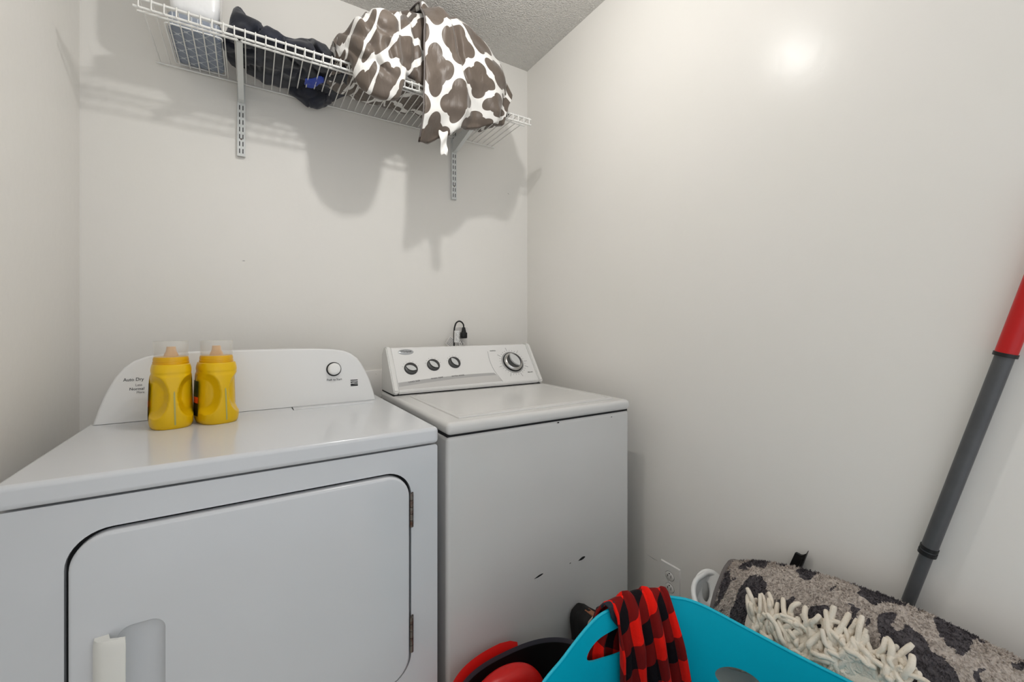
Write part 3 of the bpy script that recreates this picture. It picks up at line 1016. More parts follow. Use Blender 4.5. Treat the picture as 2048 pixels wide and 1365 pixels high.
# collar points sticking up above the lip
def flapsheet(name, pts, m, parent, th=0.004):
    P = pts
    return grid_mesh(name, P, m, parent, thick=th, subsurf=2)
def lp(x, y, z): return (x - L0.x, y - L0.y, z - L0.z)
o = flapsheet('collar', [[lp(-0.062, 1.56, 2.095), lp(-0.062, 1.60, 2.10), lp(-0.06, 1.66, 2.09)], [lp(-0.040, 1.54, 2.118), lp(-0.036, 1.58, 2.142), lp(-0.03, 1.66, 2.125)], [lp(0.0, 1.53, 2.105), lp(0.01, 1.57, 2.135), lp(0.01, 1.66, 2.12)], [lp(0.045, 1.53, 2.098), lp(0.05, 1.56, 2.118), lp(0.05, 1.65, 2.10)], [lp(0.075, 1.54, 2.075), lp(0.08, 1.57, 2.085), lp(0.08, 1.64, 2.08)]], M['navy'], cl)
o = flapsheet('cuff', [[lp(0.115, 1.54, 2.085), lp(0.112, 1.58, 2.13), lp(0.115, 1.66, 2.12)], [lp(0.15, 1.53, 2.09), lp(0.15, 1.57, 2.135), lp(0.15, 1.66, 2.13)], [lp(0.19, 1.53, 2.085), lp(0.195, 1.57, 2.122), lp(0.195, 1.66, 2.12)], [lp(0.215, 1.54, 2.075), lp(0.22, 1.57, 2.10), lp(0.22, 1.66, 2.10)]], M['navy'], cl)
hang = [(0.125, [(1.805, 2.062), (1.805, 2.05), (1.79, 2.046), (1.775, 2.05), (1.775, 2.062)]), (0.16, [(1.812, 2.062), (1.814, 2.04), (1.79, 2.024), (1.75, 2.035), (1.74, 2.062)]), (0.205, [(1.812, 2.062), (1.815, 2.03), (1.79, 2.012), (1.74, 2.028), (1.73, 2.062)]), (0.245, [(1.81, 2.062), (1.812, 2.04), (1.79, 2.03), (1.75, 2.04), (1.74, 2.062)]), (0.27, [(1.80, 2.062), (1.80, 2.055), (1.79, 2.052), (1.775, 2.055), (1.775, 2.062)])]
o = lump('sagging_fold', loc_stations(hang), M['navy'], cl, nv=44, nu=40, amp=0.007, fs=22)
o = lump('blue_lining', loc_stations([(0.165, pileprof(1.70, 1.675, 0.005)), (0.185, pileprof(1.725, 1.66, 0.008)), (0.205, pileprof(1.70, 1.635, 0.008)), (0.222, pileprof(1.655, 1.625, 0.005))]), M['blue'], cl, nv=24, nu=20, amp=0.007, fs=30, clamp=lambda x, y, z: (x, y, z - 0.004))

# ------------------------------------------------------------------ comforter
cf = empty('comforter', (0.58, 1.64, ZDK))
tag(cf, 'taupe comforter with white trellis print heaped over the wire shelf', 'comforter')
L0 = Vector(cf.location)
def cprof(zr, yf, zd, yb=1.75, front=None):
    b = ZDK + 0.001
    droop = zd < b - 0.01
    inner = (1.487, min(b, zd + 0.035)) if droop else (yf + 0.02, b)
    return [(yb - 0.02, b), (yb + 0.025, b + 0.07), (yb, zr - 0.055), (yb - 0.10, zr), (yb - 0.20, zr - 0.03),
            (yf + 0.012, (zr + b) / 2 + 0.035), (yf, b + 0.025 if not droop else b + 0.01), (yf + 0.018, zd), inner, (1.525, b)]
B0 = ZDK + 0.001
st = [(0.238, cprof(2.125, 1.52, B0, 1.70)), (0.252, cprof(2.175, 1.485, B0, 1.72)), (0.275, cprof(2.205, 1.46, B0 - 0.004, 1.74)), (0.288, cprof(2.23, 1.440, 2.000)), (0.312, cprof(2.25, 1.420, 1.955)), (0.36, cprof(2.295, 1.408, 1.937)), (0.41, cprof(2.325, 1.41, 1.942)), (0.44, cprof(2.345, 1.418, 1.962)), (0.46, cprof(2.355, 1.43, 2.015)),
      (0.475, cprof(2.37, 1.46, B0)), (0.52, cprof(2.392, 1.478, B0)), (0.60, cprof(2.385, 1.49, B0)), (0.70, cprof(2.355, 1.49, B0)), (0.80, cprof(2.31, 1.49, B0)), (0.87, cprof(2.255, 1.495, B0)), (0.905, cprof(2.20, 1.505, B0)), (0.922, cprof(2.15, 1.53, B0, 1.71))]
def body_fold(x, y, z):
    X, Y, Z = x + L0.x, y + L0.y, z + L0.z
    w = 0.0
    # deep valleys between the rolled layers at the left
    for (ax, az, bx, bz, dep, wd) in ((0.265, 2.16, 0.335, 2.10, 0.020, 0.014), (0.315, 2.20, 0.36, 2.03, 0.016, 0.012), (0.45, 2.36, 0.455, 2.05, 0.030, 0.016), (0.36, 2.25, 0.45, 2.22, 0.018, 0.012), (0.395, 2.12, 0.42, 2.05, 0.022, 0.013), (0.50, 2.36, 0.50, 2.10, 0.014, 0.010)):
        if Y < 1.60:
            vx, vz = bx - ax, bz - az
            tt = max(0, min(1, ((X - ax) * vx + (Z - az) * vz) / (vx * vx + vz * vz)))
            d = math.hypot(X - ax - vx * tt, Z - az - vz * tt)
            w -= dep * math.exp(-(d / wd) ** 2)
    return w
def cl_clamp(x, y, z):
    if y + L0.y > 1.488: z = max(z, 0.0008)
    return (x, y, z)
o = lump('rolled_body', [(x - L0.x, [(y - L0.y, z - L0.z) for y, z in pr]) for x, pr in st], M['trellis'], cf, nv=150, nu=110, amp=0.014, fs=10, seed=1.0, clamp=cl_clamp, fold=body_fold, uv_off=(0.03, 0.05))
# front flap hanging over the lip of the shelf
zr_keys = [(0.52, (2.405,)), (0.58, (2.405,)), (0.66, (2.392,)), (0.74, (2.365,)), (0.81, (2.33,)), (0.87, (2.288,)), (0.915, (2.235,)), (0.94, (2.19,))]
zb_keys = [(0.50, (1.832,)), (0.55, (1.838,)), (0.60, (1.868,)), (0.64, (1.888,)), (0.70, (1.925,)), (0.76, (1.945,)), (0.84, (1.968,)), (0.90, (1.99,)), (0.94, (2.005,))]
P, U = [], []
NU, NV = 110, 110
for i in range(NU + 1):
    s = i / NU
    row, urow = [], []
    for j in range(NV + 1):
        v = j / NV
        X = 0.535 + 0.385 * s
        hang_ = max(0, v - 0.45) / 0.55
        X += -0.018 * hang_ * (1 - s) + (-0.045 * hang_) * s
        zr = cr(zr_keys, X)[0]; zb = cr(zb_keys, X + 0.03 * s)[0]
        path = [(0.0, (1.72, zr - 0.035)), (0.14, (1.65, zr + 0.008)), (0.28, (1.565, zr - 0.004)), (0.42, (1.488, zr - 0.055)), (0.56, (1.448, zr - 0.14)), (0.72, (1.437, zb + (zr - 0.14 - zb) * 0.62)), (0.86, (1.440, zb + (zr - 0.14 - zb) * 0.30)), (1.0, (1.458, zb))]
        Y, Z = cr(path, v)
        # right edge rounds back over the bundle
        e = max(0, (s - 0.80) / 0.20)
        Y += 0.085 * e ** 2.2 * (1 if v > 0.2 else v / 0.2)
        puff = 0.016 * math.sin(PI * min(1, v * 1.0)) * math.sin(PI * s) ** 0.5
        w = 0.017 * nz(X, Y, Z, 9, 3) + 0.008 * nz(X, Y, Z, 21, 8)
        # vertical drape folds
        w += 0.014 * math.sin(X * 40 + 2.2 * nz(X, Y, Z, 4, 6)) * hang_ + 0.011 * math.exp(-((X - 0.60) / 0.018) ** 2) * (0.5 + 0.5 * math.sin(Z * 9)) * (1 if v > 0.2 else 0)
        w -= 0.020 * max(0, 1 - abs(nz(X, Y * .5, Z * .35, 7, 12)) * 8)
        Y -= puff + w
        Z += 0.004 * nz(X, Y, Z, 15, 20)
        if v > 0.5: Y = min(Y, 1.474)
        row.append((X - L0.x, Y - L0.y, Z - L0.z))
        urow.append((X + 0.5 * e ** 2 * 0.05, 0.68 * v))
    P.append(row); U.append(urow)
o = grid_mesh('hanging_flap', P, M['trellis'], cf, thick=0.022, uv_off=(0.052, 0.115), uvs=U)
# seam piping along the flap's left edge
bm = bmesh.new()
tube(bm, [Vector(P[0][j]) + Vector((-0.002, 0.004, 0)) for j in range(0, NV + 1, 3)], 0.0028, 6)
finish('edge_piping', bm, M['binding'], cf)
# crumpled corner tag
P2 = []
for i in range(9):
    v = i / 8
    row = []
    for k in range(5):
        X = 0.584 + 0.010 * v + (0.034 - 0.010 * v) * k / 4
        row.append((X - L0.x, 1.452 + 0.008 * math.sin(v * 9 + k) - L0.y, 1.890 - 0.090 * v + 0.004 * math.sin(k * 2 + v * 5) - L0.z))
    P2.append(row)
o = grid_mesh('corner_tag', P2, M['cloth_white'], cf, thick=0.002, subsurf=1)
o['label'] = 'white fabric tag at the hem'

# ------------------------------------------------------------------ electrical things on the walls
def duplex(t, M0):
    """cover plate in local XY (z out)"""
    bm = bmesh.new()
    a = [bm.verts.new((x, y, 0)) for x, y in rrect(-0.040, 0.040, -0.061, 0.061, 0.003, 3)]
    b = [bm.verts.new((x, y, 0.0045)) for x, y in rrect(-0.0375, 0.0375, -0.0585, 0.0585, 0.003, 3)]
    bridge(bm, a, b); bm.faces.new(b); bm.faces.new(a[::-1])
    finish('cover_plate', bm, M['outlet'], t, matrix=M0, angle=20)
    for s in (-1, 1):
        bm = lathe(bmesh.new(), [(1, 0.004), (1, 0.0046), (0, 0.0046)], 28, 0.0185, 0.0158)
        finish('socket_gap', bm, M['gap'], t, matrix=M0 @ Matrix.Translation((0, s * 0.0205, 0)))
        bm = lathe(bmesh.new(), [(1, 0.004), (1, 0.006), (0.95, 0.0066), (0, 0.0066)], 28, 0.0175, 0.0148)
        so = finish('socket', bm, M['outlet'], t, matrix=M0 @ Matrix.Translation((0, s * 0.0205, 0)))
        for x0, x1, y0, y1 in ((-0.0075, -0.0055, -0.003, 0.005), (0.0055, 0.0075, -0.004, 0.006), (-0.002, 0.002, 0.0075, 0.0115)):
            bm = box(x0, x1, y0, y1, 0.0064, 0.0069)
            finish('socket_slot', bm, M['gap'], so, smooth=False)
    bm = lathe(bmesh.new(), [(0.0026, 0.0044), (0.0024, 0.0054), (0, 0.0056)], 12)
    finish('screw', bm, M['outlet'], t, matrix=M0)
wall_r = Matrix(((0, 0, -1, 0), (-1, 0, 0, 0), (0, 1, 0, 0), (0, 0, 0, 1)))   # local z -> -X
wall_b = Matrix(((1, 0, 0, 0), (0, 0, -1, 0), (0, 1, 0, 0), (0, 0, 0, 1)))    # local z -> -Y
t = empty('wall_outlet', (RW, 0.946, 0.291)); tag(t, 'white duplex outlet on the right wall beside the washer', 'outlet')
duplex(t, wall_r)
t = empty('wall_outlet', (0.848, BW, 1.105)); tag(t, 'white duplex outlet on the back wall behind the washer console', 'outlet')
duplex(t, wall_b)
t = empty('junction_cover', (0.452, BW, 0.925)); tag(t, 'blank white cover plate on the wall between dryer and washer', 'cover plate')
bm = box(-0.058, 0.058, -0.006, 0, -0.058, 0.058, 0.002, 2)
finish('cover_plate', bm, M['outlet'], t)
bm = lathe(bmesh.new(), [(0.0026, 0), (0.002, 0.001), (0, 0.001)], 12)
finish('screw', bm, M['outlet'], t, matrix=Matrix.Translation((0, -0.006, 0.042)) @ Matrix.Rotation(PI / 2, 4, 'X'))
# plugged-in cord
t = empty('power_cord', (0.850, BW - 0.012, 1.126)); tag(t, 'black power cord looped out of the back wall outlet', 'cord')
bm = box(-0.014, 0.014, -0.026, 0.0, -0.014, 0.014, 0.004, 2)
a = bmesh.ops.create_cone(bm, cap_ends=True, segments=16, radius1=0.0125, radius2=0.0065, depth=0.026, matrix=Matrix.Translation((0, -0.014, 0.025)))
finish('plug', bm, M['black'], t)
pth = [(0.0, -0.014, 0.034), (-0.002, -0.015, 0.050), (-0.012, -0.016, 0.062), (-0.026, -0.017, 0.066), (-0.040, -0.018, 0.058), (-0.047, -0.018, 0.042), (-0.050, -0.018, 0.025), (-0.051, -0.018, -0.005), (-0.051, -0.018, -0.035), (-0.052, -0.017, -0.075), (-0.055, -0.012, -0.20)]
sm = [cr([(i, p) for i, p in enumerate(pth)], k / 4) for k in range((len(pth) - 1) * 4 + 1)]
finish('cord', tube(bmesh.new(), sm, 0.0036, 8), M['black'], t)
bm = bmesh.new()
tube(bm, [(-0.040, -0.024, -0.032), (-0.039, -0.024, 0.022)], 0.013, 14)
o = finish('warning_wrap', bm, M['white'], t); o['label'] = 'white printed tag wrapped round the cord'
bm = bmesh.new()
for k in range(4):
    for s in range(9):
        if (k * 7 + s * 3) % 4:
            box(-0.048 + k * 0.005, -0.0465 + k * 0.005, -0.0378 + abs(k - 1.6) * 0.0012, -0.030, -0.028 + s * 0.0052, -0.0255 + s * 0.0052, bm=bm)
o = finish('tag_print', bm, M['inkg'], t, smooth=False); o['kind'] = 'stuff'
bm = box(-0.020, 0.020, -0.0006, 0.0006, -0.022, 0.022)
Mx = Matrix.Translation((-0.066, -0.016, -0.030)) @ Matrix.Rotation(0.62, 4, 'Y')
fl = finish('paper_flag', bm, M['outlet'], t, smooth=False, matrix=Mx)
bm = bmesh.new()
for k in range(6): box(-0.016, 0.016, -0.0012, -0.0006, -0.017 + k * 0.006, -0.0148 + k * 0.006, bm=bm)
o = finish('flag_print', bm, M['inkg'], fl, smooth=False); o['kind'] = 'stuff'

# ------------------------------------------------------------------ mop bucket
bk = empty('mop_bucket', (0.60, 0.850, 0))
tag(bk, 'red and dark grey mop bucket on the floor before the washer', 'bucket')
AX, AY, HB = 0.205, 0.150, 0.272
NB = 72
def ell(th, k=1.0, off=0.0):
    e = 2 / 2.5
    c, s = math.cos(th), math.sin(th)
    return ((AX * k + off) * math.copysign(abs(c) ** e, c), (AY * k + off) * math.copysign(abs(s) ** e, s))
bm = bmesh.new()
rings = []
for k, z in ((0.70, 0.0), (0.74, 0.004), (0.86, 0.13), (0.985, HB - 0.004), (1.0, HB), (0.990, HB + 0.001), (0.982, HB - 0.004), (0.84, 0.13), (0.72, 0.012)):
    rings.append([bm.verts.new((*ell(2 * PI * i / NB, k), z)) for i in range(NB)])
for a, b in zip(rings, rings[1:]): bridge(bm, a, b)
bm.faces.new(rings[0][::-1]); bm.faces.new(rings[-1])
o = finish('bucket_body', bm, M['greyr'], bk)
# black inner liner
bm = bmesh.new()
r1 = [bm.verts.new((*ell(2 * PI * i / NB, 0.968), HB - 0.010)) for i in range(NB)]
r2 = [bm.verts.new((*ell(2 * PI * i / NB, 0.80), 0.10)) for i in range(NB)]
bridge(bm, r1, r2); bm.faces.new(r2)
finish('bucket_liner', bm, M['black'], bk)
# red rim shield round the left half
bm = bmesh.new()
th0, th1 = PI * 0.46, PI * 1.5
pr_ = [(1.055, HB - 0.055), (1.075, HB - 0.01), (1.075, HB + 0.016), (1.055, HB + 0.022), (1.015, HB + 0.012), (1.0, HB - 0.004)]
rows = []
for i in range(41):
    th = th0 + (th1 - th0) * i / 40
    drop = 0.012 * (1 if i > 1 else 0.3) if i < 3 else 0.0
    rows.append([bm.verts.new((*ell(th, k), z - (0.018 if i == 0 else 0.006 if i == 1 else 0) * (z > HB))) for k, z in pr_])
for a, b in zip(rows, rows[1:]): bridge(bm, a, b)
bm.faces.new(rows[0]); bm.faces.new(rows[-1][::-1])
finish('rim_shield', bm, M['red'], bk)
# red wringer hump inside
Pm = []
for i in range(17):
    ph = PI / 2 * i / 16
    row = []
    for k in range(40):
        th = 2 * PI * k / 40
        x = -0.050 + 0.140 * math.cos(ph) ** 0.75 * math.cos(th)
        y = 0.070 + 0.062 * math.cos(ph) ** 0.75 * math.sin(th)
        z = 0.10 + 0.196 * math.sin(ph)
        row.append((x, y, z))
    Pm.append(row)
grid_mesh('wringer_cover', Pm, M['red'], bk, wrap=True, caps=True)

# ------------------------------------------------------------------ shoe standing on its toe against the washer
sh = empty('shoe', (0.885, 0.975, 0.0))
tag(sh, 'dark slip-on shoe with tan heel tab standing against the washer', 'shoe')
sh.rotation_euler = (math.radians(-7), 0, 0)
SH = 0.292
def sole_w(z):   # half width along the length (toe at the floor)
    return cr([(0, (0.006,)), (0.02, (0.030,)), (0.07, (0.045,)), (0.13, (0.042,)), (0.20, (0.034,)), (0.25, (0.036,)), (0.275, (0.031,)), (0.288, (0.018,)), (0.292, (0.004,))], z)[0]
outline = [(sole_w(SH * k / 28), SH * k / 28) for k in range(29)]
pts = [(x, z) for x, z in outline] + [(-x, z) for x, z in outline[::-1]]
prism('sole', pts, M['darkshoe'], sh, lambda x, z: (x, 0.0, z), lambda x, z: (x, 0.022, z))
def wallprof(z):
    return 0.055 if z > 0.16 else 0.055 + (0.16 - z) * 0.15
rows = []
bm = bmesh.new()
for x, z in pts:
    if z < 0.12: continue
    k = 1.06
    rows.append((bm.verts.new((x, 0.0, z)), bm.verts.new((x * 1.08, -0.03, 0.21 + (z - 0.21) * 1.02)), bm.verts.new((x * 0.98, -0.058, 0.21 + (z - 0.21) * 0.98))))
for a, b in zip(rows, rows[1:]):
    bm.faces.new((a[0], b[0], b[1], a[1])); bm.faces.new((a[1], b[1], b[2], a[2]))
up = finish('upper', bm, M['darkshoe'], sh)
md = up.modifiers.new('thickness', 'SOLIDIFY'); md.thickness = 0.003
ptsr = [(x * 0.98, -0.058, 0.21 + (z - 0.21) * 0.98) for x, z in pts if z >= 0.12]
finish('rim_piping', tube(bmesh.new(), ptsr, 0.0022, 6), M['piping'], sh)
# toe cap
Pt = []
for i in range(11):
    z = 0.004 + 0.14 * i / 10
    w = sole_w(z) * 1.03
    h = 0.060 * math.sin(min(1, z / 0.12) * PI / 2) ** 0.6
    Pt.append([(w * math.cos(PI * k / 16), -h * math.sin(PI * k / 16), z) for k in range(17)])
grid_mesh('toe_cap', Pt, M['darkshoe'], sh, thick=0.003)
bm = box(-0.009, 0.009, -0.062, -0.02, 0.283, 0.293, 0.002, 2)
o = finish('heel_tab', bm, M['leather'], sh); o['label'] = 'tan leather heel tab'
bm = bmesh.new()
for s in (-1, 1): tube(bm, [(s * 0.004, -0.056, 0.284), (s * 0.012, -0.030, 0.262), (s * 0.010, -0.004, 0.240)], 0.0012, 5)
finish('stitching', bm, M['stitch'], sh)

# ------------------------------------------------------------------ teal laundry basket
tb = empty('laundry_basket', (0.715, 0.42, 0))
tag(tb, 'teal plastic laundry basket with plaid cloth over its handle', 'laundry basket')
TB = Vector(tb.location)
rim_ctrl = [(0.46, 0.655, 0.466), (0.544, 0.676, 0.495), (0.624, 0.687, 0.525), (0.672, 0.682, 0.5405), (0.753, 0.662, 0.553), (0.818, 0.628, 0.550), (0.865, 0.588, 0.540), (0.918, 0.505, 0.512), (0.953, 0.423, 0.495), (0.981, 0.348, 0.485), (0.985, 0.27, 0.49), (0.955, 0.195, 0.505), (0.88, 0.145, 0.525), (0.77, 0.125, 0.535), (0.66, 0.13, 0.525), (0.55, 0.16, 0.50), (0.46, 0.225, 0.48), (0.415, 0.33, 0.47), (0.405, 0.45, 0.46), (0.412, 0.56, 0.455)]
NR = 160
rim = closed_curve(rim_ctrl, NR)
cx_, cy_ = 0.70, 0.41
P = []
NVB = 26
for j in range(NVB + 1):
    v = j / NVB
    row = []
    for (x, y, z) in rim:
        k = 1 - 0.20 * v - 0.02 * math.sin(v * PI)
        row.append((cx_ + (x - cx_) * k - TB.x, cy_ + (y - cy_) * k - TB.y, z + (0.012 - z) * v))
    P.append(row)
bas = grid_mesh('basket_wall', P, M['teal'], tb, wrap=True)
md = bas.modifiers.new('thickness', 'SOLIDIFY'); md.thickness = 0.0045; md.offset = 0
def cutter(center, ax_u, ru, rv, depth):
    """elliptic prism, ax_u = horizontal direction along wall"""
    u = Vector((ax_u[0], ax_u[1], 0)).normalized(); w = Vector((0, 0, 1)); n = u.cross(w)
    bm = bmesh.new()
    A, B = [], []
    for k in range(40):
        a = 2 * PI * k / 40
        p = Vector(center) + u * ru * math.cos(a) + w * rv * math.sin(a) + w * ax_u[2] * ru * math.cos(a)
        A.append(bm.verts.new(p + n * depth)); B.append(bm.verts.new(p - n * depth))
    bm.faces.new(A); bm.faces.new(B[::-1]); bridge(bm, A, B)
    bmesh.ops.recalc_face_normals(bm, faces=bm.faces)
    me = bpy.data.meshes.new('cut'); bm.to_mesh(me); bm.free()
    o = bpy.data.objects.new('cut', me); COL.objects.link(o)
    return o
bas = bake(bas)
cuts = [cutter((0.702 - TB.x, 0.665 - TB.y, 0.478), (1, -0.12, 0.12), 0.098, 0.026, 0.12),
        cutter((0.925 - TB.x, 0.53 - TB.y, 0.404), (0.42, -0.9, 0), 0.046, 0.026, 0.05)]
bpy.context.view_layer.update()
for i, c in enumerate(cuts):
    c.parent = tb
    md = bas.modifiers.new('cut%d' % i, 'BOOLEAN'); md.operation = 'DIFFERENCE'; md.object = c; md.solver = 'EXACT'
bpy.context.view_layer.update()
bake(bas)
for c in cuts: bpy.data.objects.remove(c)
for p in bas.data.polygons: p.use_smooth = True
bas.data.set_sharp_from_angle(angle=math.radians(40))
bm = bmesh.new()
tube(bm, [(x - TB.x, y - TB.y, z) for x, y, z in rim] + [(rim[0][0] - TB.x, rim[0][1] - TB.y, rim[0][2])], 0.0036, 8, caps=False)
finish('rim_bead', bm, M['teal'], tb)
bm = bmesh.new()
vs = [bm.verts.new((cx_ + (x - cx_) * 0.80 - TB.x, cy_ + (y - cy_) * 0.80 - TB.y, 0.012)) for x, y, z in rim]
vs2 = [bm.verts.new((v.co.x, v.co.y, 0.0)) for v in vs]
bm.faces.new(vs); bm.faces.new(vs2[::-1]); bridge(bm, vs, vs2)
finish('basket_floor', bm, M['teal'], tb)

# plaid cloth over the back rim
pc = empty('plaid_cloth', (0.75, 0.66, 0.55))
tag(pc, 'red and black buffalo plaid fleece draped over the teal basket handle', 'cloth')
PC = Vector(pc.location)
def rim_at(s):
    """point on rim by ctrl index (float)"""
    t = s / len(rim_ctrl) * NR
    j = int(t) % NR; u = t - int(t)
    return Vector(rim[j]).lerp(Vector(rim[(j + 1) % NR]), u)
P, U = [], []
NI, NJ = 64, 70
inner_len, outer_len = 0.40, 0.15
for i in range(NI + 1):
    s = i / NI
    row, urow = [], []
    for j in range(NJ + 1):
        L = -outer_len + (inner_len + outer_len) * j / NJ
        # spread of the cloth along the rim widens a little as it hangs
        s0, s1 = 3.08, 4.78
        if L > 0: s0 -= 0.45 * min(1, L / 0.22); s1 += 0.75 * min(1, L / 0.22)
        if L < 0: s0 -= 1.15 * min(1, -L / 0.10)
        rp = rim_at(s0 + (s1 - s0) * s)
        inw = Vector((cx_ - rp.x, cy_ - rp.y, 0)).normalized()
        R = 0.011
        arc = PI * R
        folds = 0.011 * (1 - 2 * abs(math.sin(s * 9.5 + 0.3))) + 0.005 * math.sin(s * 37 + 2) + 0.006 * nz(s * 4, L * 4, 0, 1.2, 4)
        if L < -arc / 2:
            d = -arc / 2 - L
            p = rp - inw * (R - folds * 0.5 + 0.006 - 0.10 * d) + Vector((0, 0, -d))
        elif L > arc / 2:
            d = L - arc / 2
            depth = rp.z - 0.012
            slope = 0.20 * math.hypot(rp.x - cx_, rp.y - cy_) / depth
            p = rp + inw * (R + 0.002 + (folds + 0.018) * min(1, 0.25 + d / 0.1) + slope * d) + Vector((0, 0, -d))
        else:
            a = L / arc * PI
            p = rp + inw * (R * math.sin(a)) + Vector((0, 0, R * math.cos(a) + 0.002 + max(0, folds) * 0.5))
        row.append((p.x - PC.x, p.y - PC.y, p.z - PC.z))
        u_ = s * 0.27 * (1 + 0.25 * max(0, L))
        urow.append((u_ - 0.15 * L, L + 0.50 * u_))
    P.append(row); U.append(urow)
pl = grid_mesh('draped_fleece', P, M['plaid'], pc, thick=0.005, uv_off=(0.030, 0.010), uvs=U)
# dark cuff folded over the handle at the left edge
Pq = []
for i in range(13):
    v = i / 12
    row = []
    for k in range(9):
        s = 2.88 + 0.32 * k / 8
        rp = rim_at(s)
        inw = Vector((cx_ - rp.x, cy_ - rp.y, 0)).normalized()
        a = -PI * 0.5 + v * PI * 1.0
        Rr = 0.0145
        p = rp + inw * Rr * math.sin(a) + Vector((0, 0, Rr * math.cos(a) + 0.003))
        if v > 0.8: p += Vector((0.02 * (v - 0.8), 0, -(v - 0.8) * 0.16 * (0.4 + k / 8)))
        row.append((p.x - PC.x, p.y - PC.y, p.z - PC.z))
    Pq.append(row)
M['charcoal'] = mat('charcoal_fleece', (40, 42, 50), 0.9, bump=(260, 0.4, 0.002, 2))
o = grid_mesh('charcoal_cuff', Pq, M['charcoal'], pc, thick=0.004, subsurf=1)
o['label'] = 'charcoal knit cuff'

# ------------------------------------------------------------------ white hamper by the wall
hm = empty('white_hamper', (1.115, 0.40, 0))
tag(hm, 'white plastic hamper with oval handle under the leopard rug', 'hamper')
HM = Vector(hm.location)
hx0, hx1, hy0, hy1 = 1.020, 1.176, 0.06, 0.742
lpz = rrect(hx0, hx1, hy0, hy1, 0.06, 10)
def hrim(x, y):
    e = max(0, (y - 0.66) / 0.082); e2 = max(0, (0.142 - y) / 0.082)
    return 0.395 + 0.060 * min(1, e) ** 0.6 * (1 - ((x - 1.11) / 0.12) ** 2) + 0.05 * min(1, e2) ** 0.6
P = []
for j in range(17):
    v = j / 16
    row = []
    for x, y in lpz:
        k = 1 - 0.14 * v
        z = hrim(x, y)
        row.append((1.098 + (x - 1.098) * k - HM.x, 0.40 + (y - 0.40) * k - HM.y, z + (0.01 - z) * v))
    P.append(row)
hb = grid_mesh('hamper_wall', P, M['hamper'], hm, wrap=True)
md = hb.modifiers.new('thickness', 'SOLIDIFY'); md.thickness = 0.006; md.offset = 0
bake(hb)
for p in hb.data.polygons: p.use_smooth = True
hb.data.set_sharp_from_angle(angle=math.radians(40))
# flared oval grip at the far end
hc = Vector((1.112, 0.722, 0.414)) - HM
hu = Vector((0.85, -0.527, 0.0)); hn = Vector((-0.40, -0.645, 0.65)).normalized(); hv = hn.cross(hu).normalized()
if hv.z < 0: hv = -hv
hn = hu.cross(hv)
bm = bmesh.new()
NN = 40
def hring(a_, b_, d, tilt=0.0, sh=0.0):
    out_ = []
    for k in range(NN):
        th = 2 * PI * k / NN
        x, y = a_ * math.cos(th), b_ * math.sin(th)
        x, y = x * math.cos(tilt) - y * math.sin(tilt), x * math.sin(tilt) + y * math.cos(tilt)
        out_.append(bm.verts.new(hc + hu * (x + sh) + hv * y + hn * d))
    return out_
R_ = [hring(0.011, 0.025, -0.006, -0.35, -0.014), hring(0.011, 0.025, 0.004, -0.35, -0.014), hring(0.0135, 0.0275, 0.007, -0.35, -0.014), hring(0.044, 0.055, 0.007, -0.3), hring(0.048, 0.059, 0.003, -0.3), hring(0.047, 0.058, -0.006, -0.3)]
for p, q in zip(R_, R_[1:]): bridge(bm, p, q)
bridge(bm, R_[-1], R_[0])
finish('oval_grip', bm, M['hamper'], hm, angle=60)
bm = bmesh.new()
tube(bm, [(x - HM.x, y - HM.y, hrim(x, y)) for x, y in lpz] + [(lpz[0][0] - HM.x, lpz[0][1] - HM.y, hrim(*lpz[0]))], 0.007, 8, caps=False)
finish('hamper_rim', bm, M['hamper'], hm)
bm = bmesh.new()
a = [bm.verts.new((1.098 + (x - 1.098) * 0.86 - HM.x, 0.40 + (y - 0.40) * 0.86 - HM.y, 0.01)) for x, y in lpz]
b = [bm.verts.new((v.co.x, v.co.y, 0)) for v in a]
bm.faces.new(a); bm.faces.new(b[::-1]); bridge(bm, a, b)
finish('hamper_floor', bm, M['hamper'], hm)

# ------------------------------------------------------------------ leopard rug over the hamper
rg = empty('leopard_rug', (1.10, 0.35, 0.40))
tag(rg, 'grey shaggy leopard print rug heaped over the white hamper', 'rug')
RG = Vector(rg.location)
rz_keys = [(-0.12, (0.565,)), (0.05, (0.585,)), (0.15, (0.594,)), (0.29, (0.606,)), (0.40, (0.600,)), (0.50, (0.585,)), (0.58, (0.562,)), (0.64, (0.535,)), (0.685, (0.505,)), (0.70, (0.48,))]
P = []
NI, NJ = 110, 80
for i in range(NI + 1):
    Y = -0.10 + 0.775 * i / NI
    zr = cr(rz_keys, Y)[0]
    endk = max(0, (Y - 0.60) / 0.10)
    row = []
    for j in range(NJ + 1):
        v = j / NJ
        path = [(0, (1.186, 0.42)), (0.10, (1.182, zr - 0.085)), (0.22, (1.162, zr - 0.018)), (0.33, (1.118, zr)), (0.46, (1.065, zr - 0.032)), (0.60, (1.022, zr - 0.085)), (0.75, (1.000, zr - 0.165)), (0.88, (0.994, zr - 0.19)), (1.0, (0.993, zr - 0.212))]
        X, Z = cr(path, v)
        w = 0.006 * nz(X, Y, Z, 8, 2) + 0.0025 * nz(X, Y, Z, 40, 5)
        X += -w * 0.8 + 0.012 * endk; Z += w
        X = min(X, 1.189)
        row.append((X - RG.x, Y - 0.035 * max(0, v - 0.33) * max(0, Y) / 0.6 - RG.y, Z - RG.z))
    P.append(row)
rugs = grid_mesh('rug_sheet', P, M['rug'], rg, thick=0.010)
